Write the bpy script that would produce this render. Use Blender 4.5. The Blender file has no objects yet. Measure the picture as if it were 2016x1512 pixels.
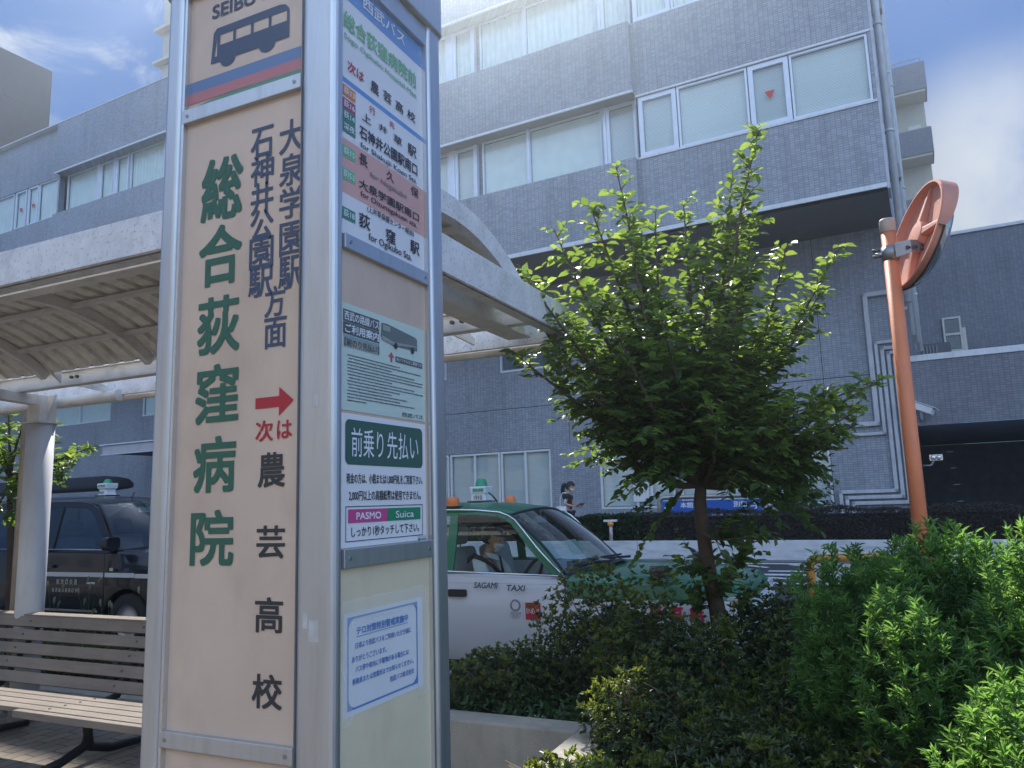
import bpy, bmesh, math, random
import numpy as np
from mathutils import Vector, Matrix
R = math.radians
S = bpy.context.scene
C = S.collection

# ------------------------------------------------------------------ camera
cam_d = bpy.data.cameras.new('camera')
cam_d.sensor_width = 36.0
cam_d.lens = 27.04
cam_d.clip_start = 0.05
cam_d.clip_end = 2000
cam = bpy.data.objects.new('camera', cam_d)
C.objects.link(cam)
PITCH, ROLL, YAW = R(8.745), R(-1.765), R(24.84)
cf = Vector((0, math.cos(PITCH), math.sin(PITCH)))
cr = Vector((1, 0, 0))
cu = cr.cross(cf)
r2 = math.cos(ROLL) * cr + math.sin(ROLL) * cu
u2 = -math.sin(ROLL) * cr + math.cos(ROLL) * cu
Rz = Matrix.Rotation(YAW, 3, 'Z')
r2, u2, cf = Rz @ r2, Rz @ u2, Rz @ cf
M = Matrix((r2, u2, -cf)).transposed().to_4x4()
M.translation = (0, 0, 1.5)
cam.matrix_world = M
S.camera = cam

# ------------------------------------------------------------------ light
SUN_EL, SUN_AZ = R(48), R(-25)          # azimuth measured from +Y towards +X
sun_dir = Vector((math.sin(SUN_AZ) * math.cos(SUN_EL), math.cos(SUN_AZ) * math.cos(SUN_EL), math.sin(SUN_EL)))
sl = bpy.data.lights.new('sun', 'SUN')
sl.energy = 4.6
sl.angle = R(0.53)
sl.color = (1.0, 0.95, 0.87)
so = bpy.data.objects.new('sun', sl)
so.rotation_euler = sun_dir.to_track_quat('Z', 'Y').to_euler()
so.location = (0, 0, 30)
C.objects.link(so)

W = bpy.data.worlds.new('World')
S.world = W
W.use_nodes = True
wt = W.node_tree
wt.nodes.clear()
wo = wt.nodes.new('ShaderNodeOutputWorld')
bg = wt.nodes.new('ShaderNodeBackground')
bg.inputs['Strength'].default_value = 0.15
sky = wt.nodes.new('ShaderNodeTexSky')
sky.sky_type = 'NISHITA'
sky.sun_disc = False
sky.sun_elevation = SUN_EL
sky.sun_rotation = SUN_AZ
sky.air_density = 1.0
sky.dust_density = 0.6
sky.ozone_density = 2.0
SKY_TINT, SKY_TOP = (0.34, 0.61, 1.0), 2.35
def cloud_mask(scale, detail, lo, hi, centre, spread, stretch=(1, 1, 1), dist=0.0):
    tc = wt.nodes.new('ShaderNodeTexCoord')
    mp = wt.nodes.new('ShaderNodeMapping')
    mp.inputs['Scale'].default_value = stretch
    wt.links.new(tc.outputs['Generated'], mp.inputs['Vector'])
    nz = wt.nodes.new('ShaderNodeTexNoise')
    nz.inputs['Scale'].default_value = scale
    nz.inputs['Detail'].default_value = detail
    nz.inputs['Roughness'].default_value = 0.6
    nz.inputs['Distortion'].default_value = dist
    wt.links.new(mp.outputs['Vector'], nz.inputs['Vector'])
    rp = wt.nodes.new('ShaderNodeMapRange')
    rp.inputs['From Min'].default_value = lo
    rp.inputs['From Max'].default_value = hi
    rp.interpolation_type = 'SMOOTHSTEP'
    wt.links.new(nz.outputs['Fac'], rp.inputs['Value'])
    dp = wt.nodes.new('ShaderNodeVectorMath')
    dp.operation = 'DOT_PRODUCT'
    wt.links.new(tc.outputs['Generated'], dp.inputs[0])
    dp.inputs[1].default_value = centre
    r2_ = wt.nodes.new('ShaderNodeMapRange')
    r2_.inputs['From Min'].default_value = math.cos(spread)
    r2_.inputs['From Max'].default_value = math.cos(spread * 0.25)
    r2_.interpolation_type = 'SMOOTHSTEP'
    wt.links.new(dp.outputs['Value'], r2_.inputs['Value'])
    mu = wt.nodes.new('ShaderNodeMath')
    mu.operation = 'MULTIPLY'
    wt.links.new(rp.outputs['Result'], mu.inputs[0])
    wt.links.new(r2_.outputs['Result'], mu.inputs[1])
    return mu.outputs['Value']
def wdir(az, el):
    return (math.sin(R(az)) * math.cos(R(el)), math.cos(R(az)) * math.cos(R(el)), math.sin(R(el)))
m1 = cloud_mask(3.2, 9, 0.25, 0.60, wdir(10, 16.5), R(12))
m2 = cloud_mask(2.4, 9, 0.47, 0.74, wdir(-57, 34), R(32), (1.0, 2.6, 3.4), 0.9)
mx = wt.nodes.new('ShaderNodeMath'); mx.operation = 'MAXIMUM'
wt.links.new(m1, mx.inputs[0]); wt.links.new(m2, mx.inputs[1])
cm = wt.nodes.new('ShaderNodeMix'); cm.data_type = 'RGBA'
cm.inputs['B'].default_value = (2.9, 3.1, 3.35, 1)
wt.links.new(mx.outputs[0], cm.inputs['Factor'])
# even out the very bright side of the sky round the sun (soft ceiling on its brightness, hue kept)
def vmath(op, a, b=None, sc=None):
    n = wt.nodes.new('ShaderNodeVectorMath'); n.operation = op
    wt.links.new(a, n.inputs[0])
    if b is not None:
        if isinstance(b, tuple): n.inputs[1].default_value = b
        else: wt.links.new(b, n.inputs[1])
    if sc is not None: wt.links.new(sc, n.inputs['Scale'])
    return n
def fmath(op, a, b):
    n = wt.nodes.new('ShaderNodeMath'); n.operation = op
    for i, q in enumerate((a, b)):
        if q is None: continue
        if isinstance(q, float): n.inputs[i].default_value = q
        else: wt.links.new(q, n.inputs[i])
    return n.outputs[0]
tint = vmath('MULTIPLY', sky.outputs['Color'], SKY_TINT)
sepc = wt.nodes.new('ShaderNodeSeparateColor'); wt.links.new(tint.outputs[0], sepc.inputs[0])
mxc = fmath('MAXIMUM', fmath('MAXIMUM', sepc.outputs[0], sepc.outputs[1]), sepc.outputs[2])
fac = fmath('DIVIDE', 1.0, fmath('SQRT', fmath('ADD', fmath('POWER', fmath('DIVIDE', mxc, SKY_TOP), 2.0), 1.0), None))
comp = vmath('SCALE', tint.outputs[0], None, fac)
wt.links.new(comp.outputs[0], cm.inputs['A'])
# unseen bluish cloud bank added behind the camera as fill for shaded faces
fill_cloud = cloud_mask(1.6, 7, 0.34, 0.60, wdir(160, 32), R(88))
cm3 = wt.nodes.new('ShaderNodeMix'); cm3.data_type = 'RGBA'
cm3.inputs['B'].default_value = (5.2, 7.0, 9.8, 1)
wt.links.new(fill_cloud, cm3.inputs['Factor']); wt.links.new(cm.outputs['Result'], cm3.inputs['A'])
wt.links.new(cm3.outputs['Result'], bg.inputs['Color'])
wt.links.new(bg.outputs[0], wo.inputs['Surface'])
vs = S.view_settings
vs.view_transform = 'Standard'
vs.look = 'None'
vs.exposure = 0.8
vs.gamma = 1.0
S.render.film_transparent = False
S.cycles.use_denoising = True
S.cycles.max_bounces = 8
S.cycles.transparent_max_bounces = 16

# ------------------------------------------------------------------ materials
def _n(nt, t): return nt.nodes.new(t)
MATS = {}
def mat(name, col, rough=0.6, metal=0.0, var=0.12, vs_=4.0, bump=0.0, bs=60.0, spec=0.5, coat=0.0,
        dirt=None, dirt_amt=0.0, dirt_scale=(6, 6, 1.2), speck=0.0):
    if name in MATS: return MATS[name]
    m = bpy.data.materials.new(name); m.use_nodes = True
    nt = m.node_tree; b = nt.nodes['Principled BSDF']
    tc = _n(nt, 'ShaderNodeTexCoord')
    nz = _n(nt, 'ShaderNodeTexNoise'); nz.inputs['Scale'].default_value = vs_; nz.inputs['Detail'].default_value = 6
    nt.links.new(tc.outputs['Object'], nz.inputs['Vector'])
    mr = _n(nt, 'ShaderNodeMapRange')
    mr.inputs['From Min'].default_value = 0.3; mr.inputs['From Max'].default_value = 0.7
    mr.inputs['To Min'].default_value = 1 - var; mr.inputs['To Max'].default_value = 1 + var
    nt.links.new(nz.outputs['Fac'], mr.inputs['Value'])
    vm = _n(nt, 'ShaderNodeVectorMath'); vm.operation = 'SCALE'
    vm.inputs[0].default_value = col[:3]
    nt.links.new(mr.outputs['Result'], vm.inputs['Scale'])
    out = vm.outputs['Vector']
    if dirt:
        mp = _n(nt, 'ShaderNodeMapping'); mp.inputs['Scale'].default_value = dirt_scale
        nt.links.new(tc.outputs['Object'], mp.inputs['Vector'])
        n2 = _n(nt, 'ShaderNodeTexNoise'); n2.inputs['Scale'].default_value = 3; n2.inputs['Detail'].default_value = 8
        n2.inputs['Roughness'].default_value = 0.65
        nt.links.new(mp.outputs['Vector'], n2.inputs['Vector'])
        r2 = _n(nt, 'ShaderNodeMapRange'); r2.inputs['From Min'].default_value = 0.48; r2.inputs['From Max'].default_value = 0.75
        r2.inputs['To Max'].default_value = dirt_amt
        nt.links.new(n2.outputs['Fac'], r2.inputs['Value'])
        mi = _n(nt, 'ShaderNodeMix'); mi.data_type = 'RGBA'
        nt.links.new(r2.outputs['Result'], mi.inputs['Factor'])
        nt.links.new(out, mi.inputs['A']); mi.inputs['B'].default_value = (*dirt, 1)
        out = mi.outputs['Result']
    if speck:
        vo = _n(nt, 'ShaderNodeTexNoise'); vo.inputs['Scale'].default_value = 70; vo.inputs['Detail'].default_value = 2
        nt.links.new(tc.outputs['Object'], vo.inputs['Vector'])
        r3 = _n(nt, 'ShaderNodeMapRange'); r3.inputs['From Min'].default_value = 0.60; r3.inputs['From Max'].default_value = 0.66
        r3.inputs['To Max'].default_value = speck
        nt.links.new(vo.outputs['Fac'], r3.inputs['Value'])
        mi = _n(nt, 'ShaderNodeMix'); mi.data_type = 'RGBA'
        nt.links.new(r3.outputs['Result'], mi.inputs['Factor'])
        nt.links.new(out, mi.inputs['A']); mi.inputs['B'].default_value = (0.05, 0.05, 0.05, 1)
        out = mi.outputs['Result']
    nt.links.new(out, b.inputs['Base Color'])
    b.inputs['Roughness'].default_value = rough
    b.inputs['Metallic'].default_value = metal
    b.inputs['Specular IOR Level'].default_value = spec
    b.inputs['Coat Weight'].default_value = coat
    b.inputs['Coat Roughness'].default_value = 0.05
    if bump:
        nb = _n(nt, 'ShaderNodeTexNoise'); nb.inputs['Scale'].default_value = bs; nb.inputs['Detail'].default_value = 5
        nt.links.new(tc.outputs['Object'], nb.inputs['Vector'])
        bp = _n(nt, 'ShaderNodeBump'); bp.inputs['Strength'].default_value = bump; bp.inputs['Distance'].default_value = 0.01
        nt.links.new(nb.outputs['Fac'], bp.inputs['Height'])
        nt.links.new(bp.outputs['Normal'], b.inputs['Normal'])
    MATS[name] = m
    return m

def brick_mat(name, c1, c2, cm_, bw, rh, mortar, offset=0.0, rough=0.55, wave=0.0, horizontal=False, bias=0.0, bump=0.35, var=0.1, swap=False, streak=0.0):
    m = bpy.data.materials.new(name); m.use_nodes = True
    nt = m.node_tree; b = nt.nodes['Principled BSDF']
    tc = _n(nt, 'ShaderNodeTexCoord')
    sp = _n(nt, 'ShaderNodeSeparateXYZ'); nt.links.new(tc.outputs['Object'], sp.inputs[0])
    cb = _n(nt, 'ShaderNodeCombineXYZ')
    if horizontal:
        nt.links.new(sp.outputs['Y' if swap else 'X'], cb.inputs['X']); nt.links.new(sp.outputs['X' if swap else 'Y'], cb.inputs['Y'])
    else:
        ad = _n(nt, 'ShaderNodeMath'); ad.operation = 'ADD'
        nt.links.new(sp.outputs['X'], ad.inputs[0]); nt.links.new(sp.outputs['Y'], ad.inputs[1])
        nt.links.new(ad.outputs[0], cb.inputs['X']); nt.links.new(sp.outputs['Z'], cb.inputs['Y'])
    vec = cb.outputs[0]
    if wave:
        wv = _n(nt, 'ShaderNodeTexNoise'); wv.inputs['Scale'].default_value = 9
        nt.links.new(vec, wv.inputs['Vector'])
        sc = _n(nt, 'ShaderNodeVectorMath'); sc.operation = 'SCALE'; sc.inputs['Scale'].default_value = wave
        nt.links.new(wv.outputs['Color'], sc.inputs[0])
        av = _n(nt, 'ShaderNodeVectorMath'); av.operation = 'ADD'
        nt.links.new(vec, av.inputs[0]); nt.links.new(sc.outputs[0], av.inputs[1])
        vec = av.outputs[0]
    br = _n(nt, 'ShaderNodeTexBrick')
    br.offset = offset; br.offset_frequency = 2
    br.inputs['Scale'].default_value = 1.0
    br.inputs['Brick Width'].default_value = bw
    br.inputs['Row Height'].default_value = rh
    br.inputs['Mortar Size'].default_value = mortar
    br.inputs['Mortar Smooth'].default_value = 0.2
    br.inputs['Bias'].default_value = bias
    br.inputs['Color1'].default_value = (*c1, 1)
    br.inputs['Color2'].default_value = (*c2, 1)
    br.inputs['Mortar'].default_value = (*cm_, 1)
    nt.links.new(vec, br.inputs['Vector'])
    nz = _n(nt, 'ShaderNodeTexNoise'); nz.inputs['Scale'].default_value = 0.45; nz.inputs['Detail'].default_value = 7
    nt.links.new(tc.outputs['Object'], nz.inputs['Vector'])
    mr = _n(nt, 'ShaderNodeMapRange')
    mr.inputs['From Min'].default_value = 0.3; mr.inputs['From Max'].default_value = 0.7
    mr.inputs['To Min'].default_value = 1 - var; mr.inputs['To Max'].default_value = 1 + var
    nt.links.new(nz.outputs['Fac'], mr.inputs['Value'])
    mp2 = _n(nt, 'ShaderNodeMapping'); mp2.inputs['Scale'].default_value = (2.2, 2.2, .16)
    nt.links.new(tc.outputs['Object'], mp2.inputs['Vector'])
    ns = _n(nt, 'ShaderNodeTexNoise'); ns.inputs['Scale'].default_value = 2.0; ns.inputs['Detail'].default_value = 8; ns.inputs['Roughness'].default_value = .62
    nt.links.new(mp2.outputs['Vector'], ns.inputs['Vector'])
    ms = _n(nt, 'ShaderNodeMapRange'); ms.inputs['From Min'].default_value = .50; ms.inputs['From Max'].default_value = .72
    ms.inputs['To Min'].default_value = 1.0; ms.inputs['To Max'].default_value = 1 - streak
    nt.links.new(ns.outputs['Fac'], ms.inputs['Value'])
    mq = _n(nt, 'ShaderNodeMath'); mq.operation = 'MULTIPLY'; nt.links.new(mr.outputs['Result'], mq.inputs[0]); nt.links.new(ms.outputs['Result'], mq.inputs[1])
    vm = _n(nt, 'ShaderNodeVectorMath'); vm.operation = 'SCALE'
    nt.links.new(br.outputs['Color'], vm.inputs[0]); nt.links.new(mq.outputs[0], vm.inputs['Scale'])
    nt.links.new(vm.outputs[0], b.inputs['Base Color'])
    b.inputs['Roughness'].default_value = rough
    bp = _n(nt, 'ShaderNodeBump'); bp.inputs['Strength'].default_value = bump; bp.inputs['Distance'].default_value = 0.004
    bp.invert = True
    nt.links.new(br.outputs['Fac'], bp.inputs['Height'])
    nt.links.new(bp.outputs['Normal'], b.inputs['Normal'])
    MATS[name] = m
    return m

def glass_mat(name, tint=(0.75, 0.85, 0.85), refl=1.0, ior=1.5, rough=0.0):
    m = bpy.data.materials.new(name); m.use_nodes = True
    nt = m.node_tree; nt.nodes.clear()
    o = _n(nt, 'ShaderNodeOutputMaterial')
    t = _n(nt, 'ShaderNodeBsdfTransparent'); t.inputs[0].default_value = (*tint, 1)
    g = _n(nt, 'ShaderNodeBsdfGlossy'); g.inputs['Roughness'].default_value = rough; g.inputs[0].default_value = (0.95, 0.97, 1, 1)
    # Schlick reflectance, the same from either side of the pane
    ge = _n(nt, 'ShaderNodeNewGeometry'); dt = _n(nt, 'ShaderNodeVectorMath'); dt.operation = 'DOT_PRODUCT'
    nt.links.new(ge.outputs['Incoming'], dt.inputs[0]); nt.links.new(ge.outputs['Normal'], dt.inputs[1])
    def mth(op, a, b=None):
        n = _n(nt, 'ShaderNodeMath'); n.operation = op
        for i, q in enumerate((a, b)):
            if isinstance(q, float): n.inputs[i].default_value = q
            elif q is not None: nt.links.new(q, n.inputs[i])
        return n
    r0 = ((ior - 1) / (ior + 1)) ** 2
    c5 = mth('POWER', mth('SUBTRACT', 1.0, mth('ABSOLUTE', dt.outputs['Value']).outputs[0]).outputs[0], 5.0)
    mu = mth('MULTIPLY', mth('ADD', mth('MULTIPLY', c5.outputs[0], 1 - r0).outputs[0], r0).outputs[0], float(refl)); mu.use_clamp = True
    mi = _n(nt, 'ShaderNodeMixShader')
    nt.links.new(mu.outputs[0], mi.inputs[0]); nt.links.new(t.outputs[0], mi.inputs[1]); nt.links.new(g.outputs[0], mi.inputs[2])
    nt.links.new(mi.outputs[0], o.inputs[0])
    MATS[name] = m
    return m

def film_mat(name, col, amt):
    m = bpy.data.materials.new(name); m.use_nodes = True
    nt = m.node_tree; nt.nodes.clear()
    o = _n(nt, 'ShaderNodeOutputMaterial'); t = _n(nt, 'ShaderNodeBsdfTransparent'); d = _n(nt, 'ShaderNodeBsdfPrincipled')
    d.inputs['Base Color'].default_value = (*col, 1); d.inputs['Roughness'].default_value = .35
    mi = _n(nt, 'ShaderNodeMixShader'); mi.inputs[0].default_value = amt
    nt.links.new(t.outputs[0], mi.inputs[1]); nt.links.new(d.outputs[0], mi.inputs[2]); nt.links.new(mi.outputs[0], o.inputs[0])
    return m

def leaf_mat(name, c_dark, c_light, trans, tw=0.4, rough=0.4, spec=0.5):
    m = bpy.data.materials.new(name); m.use_nodes = True
    nt = m.node_tree; b = nt.nodes['Principled BSDF']; o = nt.nodes['Material Output']
    ge = _n(nt, 'ShaderNodeNewGeometry')
    rp = _n(nt, 'ShaderNodeValToRGB')
    rp.color_ramp.elements[0].color = (*c_dark, 1); rp.color_ramp.elements[1].color = (*c_light, 1)
    nt.links.new(ge.outputs['Random Per Island'], rp.inputs[0])
    nt.links.new(rp.outputs[0], b.inputs['Base Color'])
    b.inputs['Roughness'].default_value = rough
    b.inputs['Specular IOR Level'].default_value = spec
    tr = _n(nt, 'ShaderNodeBsdfTranslucent')
    mm = _n(nt, 'ShaderNodeMix'); mm.data_type = 'RGBA'; mm.blend_type = 'MULTIPLY'; mm.inputs['Factor'].default_value = 0.5
    mm.inputs['A'].default_value = (*trans, 1)
    r2 = _n(nt, 'ShaderNodeMapRange'); r2.inputs['To Min'].default_value = 0.45; r2.inputs['To Max'].default_value = 1.3
    nt.links.new(ge.outputs['Random Per Island'], r2.inputs['Value'])
    cb = _n(nt, 'ShaderNodeCombineColor')
    for i in range(3): nt.links.new(r2.outputs[0], cb.inputs[i])
    nt.links.new(cb.outputs[0], mm.inputs['B'])
    nt.links.new(mm.outputs['Result'], tr.inputs[0])
    mi = _n(nt, 'ShaderNodeMixShader'); mi.inputs[0].default_value = tw
    nt.links.new(b.outputs[0], mi.inputs[1]); nt.links.new(tr.outputs[0], mi.inputs[2])
    nt.links.new(mi.outputs[0], o.inputs[0])
    MATS[name] = m
    return m

# ------------------------------------------------------------------ mesh helpers
class MB:
    """collects shapes; build() links them as one mesh object"""
    def __init__(self): self.v = []; self.f = []; self.sm = []
    def add(self, vs, fs, smooth=False):
        o = len(self.v); self.v += [tuple(p) for p in vs]
        self.f += [tuple(i + o for i in f) for f in fs]; self.sm += [smooth] * len(fs)
        return self
    def box(self, x0, x1, y0, y1, z0, z1, mtx=None):
        vs = [Vector(p) for p in ((x0, y0, z0), (x1, y0, z0), (x1, y1, z0), (x0, y1, z0), (x0, y0, z1), (x1, y0, z1), (x1, y1, z1), (x0, y1, z1))]
        if mtx is not None: vs = [mtx @ p for p in vs]
        return self.add(vs, [(3, 2, 1, 0), (4, 5, 6, 7), (0, 1, 5, 4), (1, 2, 6, 5), (2, 3, 7, 6), (3, 0, 4, 7)])
    def rbox(self, x0, x1, y0, y1, z0, z1, r, axis='z', n=4):
        """box with its four edges along axis rounded"""
        def ring(a0, a1, b0, b1):
            p = []
            for cx, cy, s in ((a1 - r, b1 - r, 0), (a0 + r, b1 - r, 1), (a0 + r, b0 + r, 2), (a1 - r, b0 + r, 3)):
                for k in range(n + 1):
                    t = math.pi / 2 * (s + k / n); p.append((cx + r * math.cos(t), cy + r * math.sin(t)))
            return p
        if axis == 'z': rg = ring(x0, x1, y0, y1); mk = lambda a, b, c: (a, b, c); c0, c1 = z0, z1
        elif axis == 'y': rg = ring(x0, x1, z0, z1); mk = lambda a, b, c: (a, c, b); c0, c1 = y0, y1
        else: rg = ring(y0, y1, z0, z1); mk = lambda a, b, c: (c, a, b); c0, c1 = x0, x1
        k = len(rg); vs = [mk(a, b, c0) for a, b in rg] + [mk(a, b, c1) for a, b in rg]
        return self.add(vs, [(i, (i + 1) % k, k + (i + 1) % k, k + i) for i in range(k)] + [tuple(range(k))[::-1], tuple(range(k, 2 * k))])
    def tube(self, pts, r, n=8, caps=True, smooth=True):
        pts = [Vector(p) for p in pts]; rs = r if isinstance(r, (list, tuple)) else [r] * len(pts)
        vs = []; up = None
        for i, p in enumerate(pts):
            d = (pts[min(i + 1, len(pts) - 1)] - pts[max(i - 1, 0)]).normalized()
            if up is None:
                up = d.orthogonal().normalized()
            up = (up - d * up.dot(d)).normalized(); sd = d.cross(up)
            vs += [p + rs[i] * (math.cos(2 * math.pi * k / n) * up + math.sin(2 * math.pi * k / n) * sd) for k in range(n)]
        fs = [(i * n + k, i * n + (k + 1) % n, (i + 1) * n + (k + 1) % n, (i + 1) * n + k) for i in range(len(pts) - 1) for k in range(n)]
        o = len(self.v); self.add(vs, fs, smooth)
        if caps:
            self.f += [tuple(o + k for k in range(n))[::-1], tuple(o + (len(pts) - 1) * n + k for k in range(n))]; self.sm += [False, False]
        return self
    def cyl(self, c, axis, r, h, n=20, r1=None):
        a = Vector(axis).normalized(); c = Vector(c)
        return self.tube([c - a * h / 2, c + a * h / 2], [r, r if r1 is None else r1], n)
    def lathe(self, prof, c=(0, 0, 0), n=24, axis='z', smooth=True):
        vs = []; fs = []
        for r, h in prof:
            for k in range(n):
                t = 2 * math.pi * k / n; a, b = r * math.cos(t), r * math.sin(t)
                p = {'z': (a, b, h), 'y': (a, h, b), 'x': (h, a, b)}[axis]
                vs.append((p[0] + c[0], p[1] + c[1], p[2] + c[2]))
        for i in range(len(prof) - 1):
            for k in range(n): fs.append((i * n + k, i * n + (k + 1) % n, (i + 1) * n + (k + 1) % n, (i + 1) * n + k))
        return self.add(vs, fs, smooth)
    def prism(self, poly, f0, f1):
        """poly of 2-D points; f0 / f1 turn (a, b) into the two end faces"""
        k = len(poly); vs = [f0(a, b) for a, b in poly] + [f1(a, b) for a, b in poly]
        return self.add(vs, [(i, (i + 1) % k, k + (i + 1) % k, k + i) for i in range(k)] + [tuple(range(k))[::-1], tuple(range(k, 2 * k))])
    def loft(self, secs, closed=True, caps=True, smooth=True):
        n = len(secs[0]); vs = [p for s in secs for p in s]
        m = n if closed else n - 1
        fs = [(i * n + k, i * n + (k + 1) % n, (i + 1) * n + (k + 1) % n, (i + 1) * n + k) for i in range(len(secs) - 1) for k in range(m)]
        o = len(self.v); self.add(vs, fs, smooth)
        if caps:
            self.f += [tuple(o + k for k in range(n))[::-1], tuple(o + (len(secs) - 1) * n + k for k in range(n))]; self.sm += [False] * 2
        return self
    def quad(self, a, b, c, d): return self.add([a, b, c, d], [(0, 1, 2, 3)])
    def sheet(self, pts, t):
        """polygon given thickness t along its normal"""
        P = [Vector(p) for p in pts]; nrm = (P[1] - P[0]).cross(P[2] - P[0]).normalized() * t
        k = len(P); return self.add(P + [p + nrm for p in P], [(i, (i + 1) % k, k + (i + 1) % k, k + i) for i in range(k)] + [tuple(range(k))[::-1], tuple(range(k, 2 * k))])
    def ball(self, c, r, n=12, m=8, sc=(1, 1, 1)):
        vs = []; fs = []
        for i in range(m + 1):
            ph = math.pi * i / m
            for k in range(n):
                t = 2 * math.pi * k / n
                vs.append((c[0] + sc[0] * r * math.sin(ph) * math.cos(t), c[1] + sc[1] * r * math.sin(ph) * math.sin(t), c[2] + sc[2] * r * math.cos(ph)))
        for i in range(m):
            for k in range(n): fs.append((i * n + k, (i + 1) * n + k, (i + 1) * n + (k + 1) % n, i * n + (k + 1) % n))
        return self.add(vs, fs, True)
    def build(self, name, m, parent=None, bevel=0.0, loc=None, sharp=None, label=None, cut=None):
        me = bpy.data.meshes.new(name); me.from_pydata(self.v, [], self.f)
        me.polygons.foreach_set('use_smooth', self.sm)
        bm = bmesh.new(); bm.from_mesh(me); bmesh.ops.recalc_face_normals(bm, faces=bm.faces); bm.to_mesh(me); bm.free()
        if sharp: me.set_sharp_from_angle(angle=R(sharp))
        if m is not None: me.materials.append(m)
        o = bpy.data.objects.new(name, me); C.objects.link(o)
        if parent is not None: o.parent = parent
        if loc is not None: o.location = loc
        if bevel:
            md = o.modifiers.new('bevel', 'BEVEL'); md.width = bevel; md.segments = 2; md.limit_method = 'ANGLE'; md.angle_limit = R(40)
        if label: o['label'] = label
        return o

def thing(name, label, cat, loc=(0, 0, 0), rz=0.0, group=None):
    o = bpy.data.objects.new(name, None); o.empty_display_size = 0.1; C.objects.link(o)
    o.location = loc; o.rotation_euler = (0, 0, rz); o['label'] = label; o['category'] = cat
    if group: o['group'] = group
    return o
def tag(o, label, cat, group=None, kind=None):
    if label: o['label'] = label
    if cat: o['category'] = cat
    if group: o['group'] = group
    if kind: o['kind'] = kind
    return o
def struct(o): o['kind'] = 'structure'; return o

# ------------------------------------------------------------------ lettering
_fc = bpy.data.curves.new('type_setter', 'FONT')
_fo = bpy.data.objects.new('type_setter', _fc); C.objects.link(_fo)
_tc = {}
def text_mesh(body):
    k = body
    if k not in _tc:
        _fc.body = body; _fc.offset = 0.0; _fc.resolution_u = 4
        bpy.context.view_layer.update()
        me = bpy.data.meshes.new_from_object(_fo.evaluated_get(bpy.context.evaluated_depsgraph_get()))
        v = np.array([p.co[:2] for p in me.vertices]); f = [tuple(p.vertices) for p in me.polygons]
        lo, hi = v.min(0), v.max(0)
        _tc[k] = ((v - lo) / np.maximum(hi - lo, 1e-6), f)
        bpy.data.meshes.remove(me)
    return _tc[k]
class Face2:
    """a flat face with its own u (right) and v (up) axes, for lettering and printed shapes"""
    def __init__(self, o, u, v): self.o, self.u, self.v = Vector(o), Vector(u), Vector(v); self.n = self.u.cross(self.v)
    def p(self, a, b, h=0.0): return self.o + self.u * a + self.v * b + self.n * h
    def text(self, mb, body, u0, u1, v0, v1, h=0.0, bold=0.0, slant=0.0):
        # heavier weights: the glyph laid down again a little to each side, a few hundredths of a millimetre apart
        v, f = text_mesh(body)
        d = bold * (v1 - v0)
        offs = [(0, 0)] if d == 0 else [(0, 0), (d, d), (-d, d), (-d, -d), (d, -d), (d, 0), (0, d), (-d, 0), (0, -d)]
        u0, u1, v0, v1 = u0 + d, u1 - d, v0 + d, v1 - d
        for k, (du_, dv_) in enumerate(offs):
            mb.add([self.p(u0 + (u1 - u0) * a + slant * b * (v1 - v0) + du_, v0 + (v1 - v0) * b + dv_, h + .00004 * k) for a, b in v], f)
    def rect(self, mb, u0, u1, v0, v1, h=0.0): mb.add([self.p(a, b, h) for a, b in ((u0, v0), (u1, v0), (u1, v1), (u0, v1))], [(0, 1, 2, 3)])
    def slab(self, mb, u0, u1, v0, v1, h0, h1):
        mb.add([self.p(a, b, h) for h in (h0, h1) for a, b in ((u0, v0), (u1, v0), (u1, v1), (u0, v1))],
               [(3, 2, 1, 0), (4, 5, 6, 7), (0, 1, 5, 4), (1, 2, 6, 5), (2, 3, 7, 6), (3, 0, 4, 7)])
    def poly(self, mb, pts, h=0.0): mb.add([self.p(a, b, h) for a, b in pts], [tuple(range(len(pts)))])
    def rrect(self, mb, u0, u1, v0, v1, r, h=0.0, n=5):
        pts = []
        for cx, cy, s in ((u1 - r, v1 - r, 0), (u0 + r, v1 - r, 1), (u0 + r, v0 + r, 2), (u1 - r, v0 + r, 3)):
            for k in range(n + 1):
                t = math.pi / 2 * (s + k / n); pts.append((cx + r * math.cos(t), cy + r * math.sin(t)))
        self.poly(mb, pts, h)
    def frame(self, mb, u0, u1, v0, v1, t, h=0.0):
        self.rect(mb, u0, u1, v0, v0 + t, h); self.rect(mb, u0, u1, v1 - t, v1, h)
        self.rect(mb, u0, u0 + t, v0 + t, v1 - t, h); self.rect(mb, u1 - t, u1, v0 + t, v1 - t, h)
    def ring(self, mb, cu_, cv, r0, r1, h=0.0, n=24):
        vs = [self.p(cu_ + r * math.cos(2 * math.pi * k / n), cv + r * math.sin(2 * math.pi * k / n), h) for r in (r0, r1) for k in range(n)]
        mb.add(vs, [(k, (k + 1) % n, n + (k + 1) % n, n + k) for k in range(n)])

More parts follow.
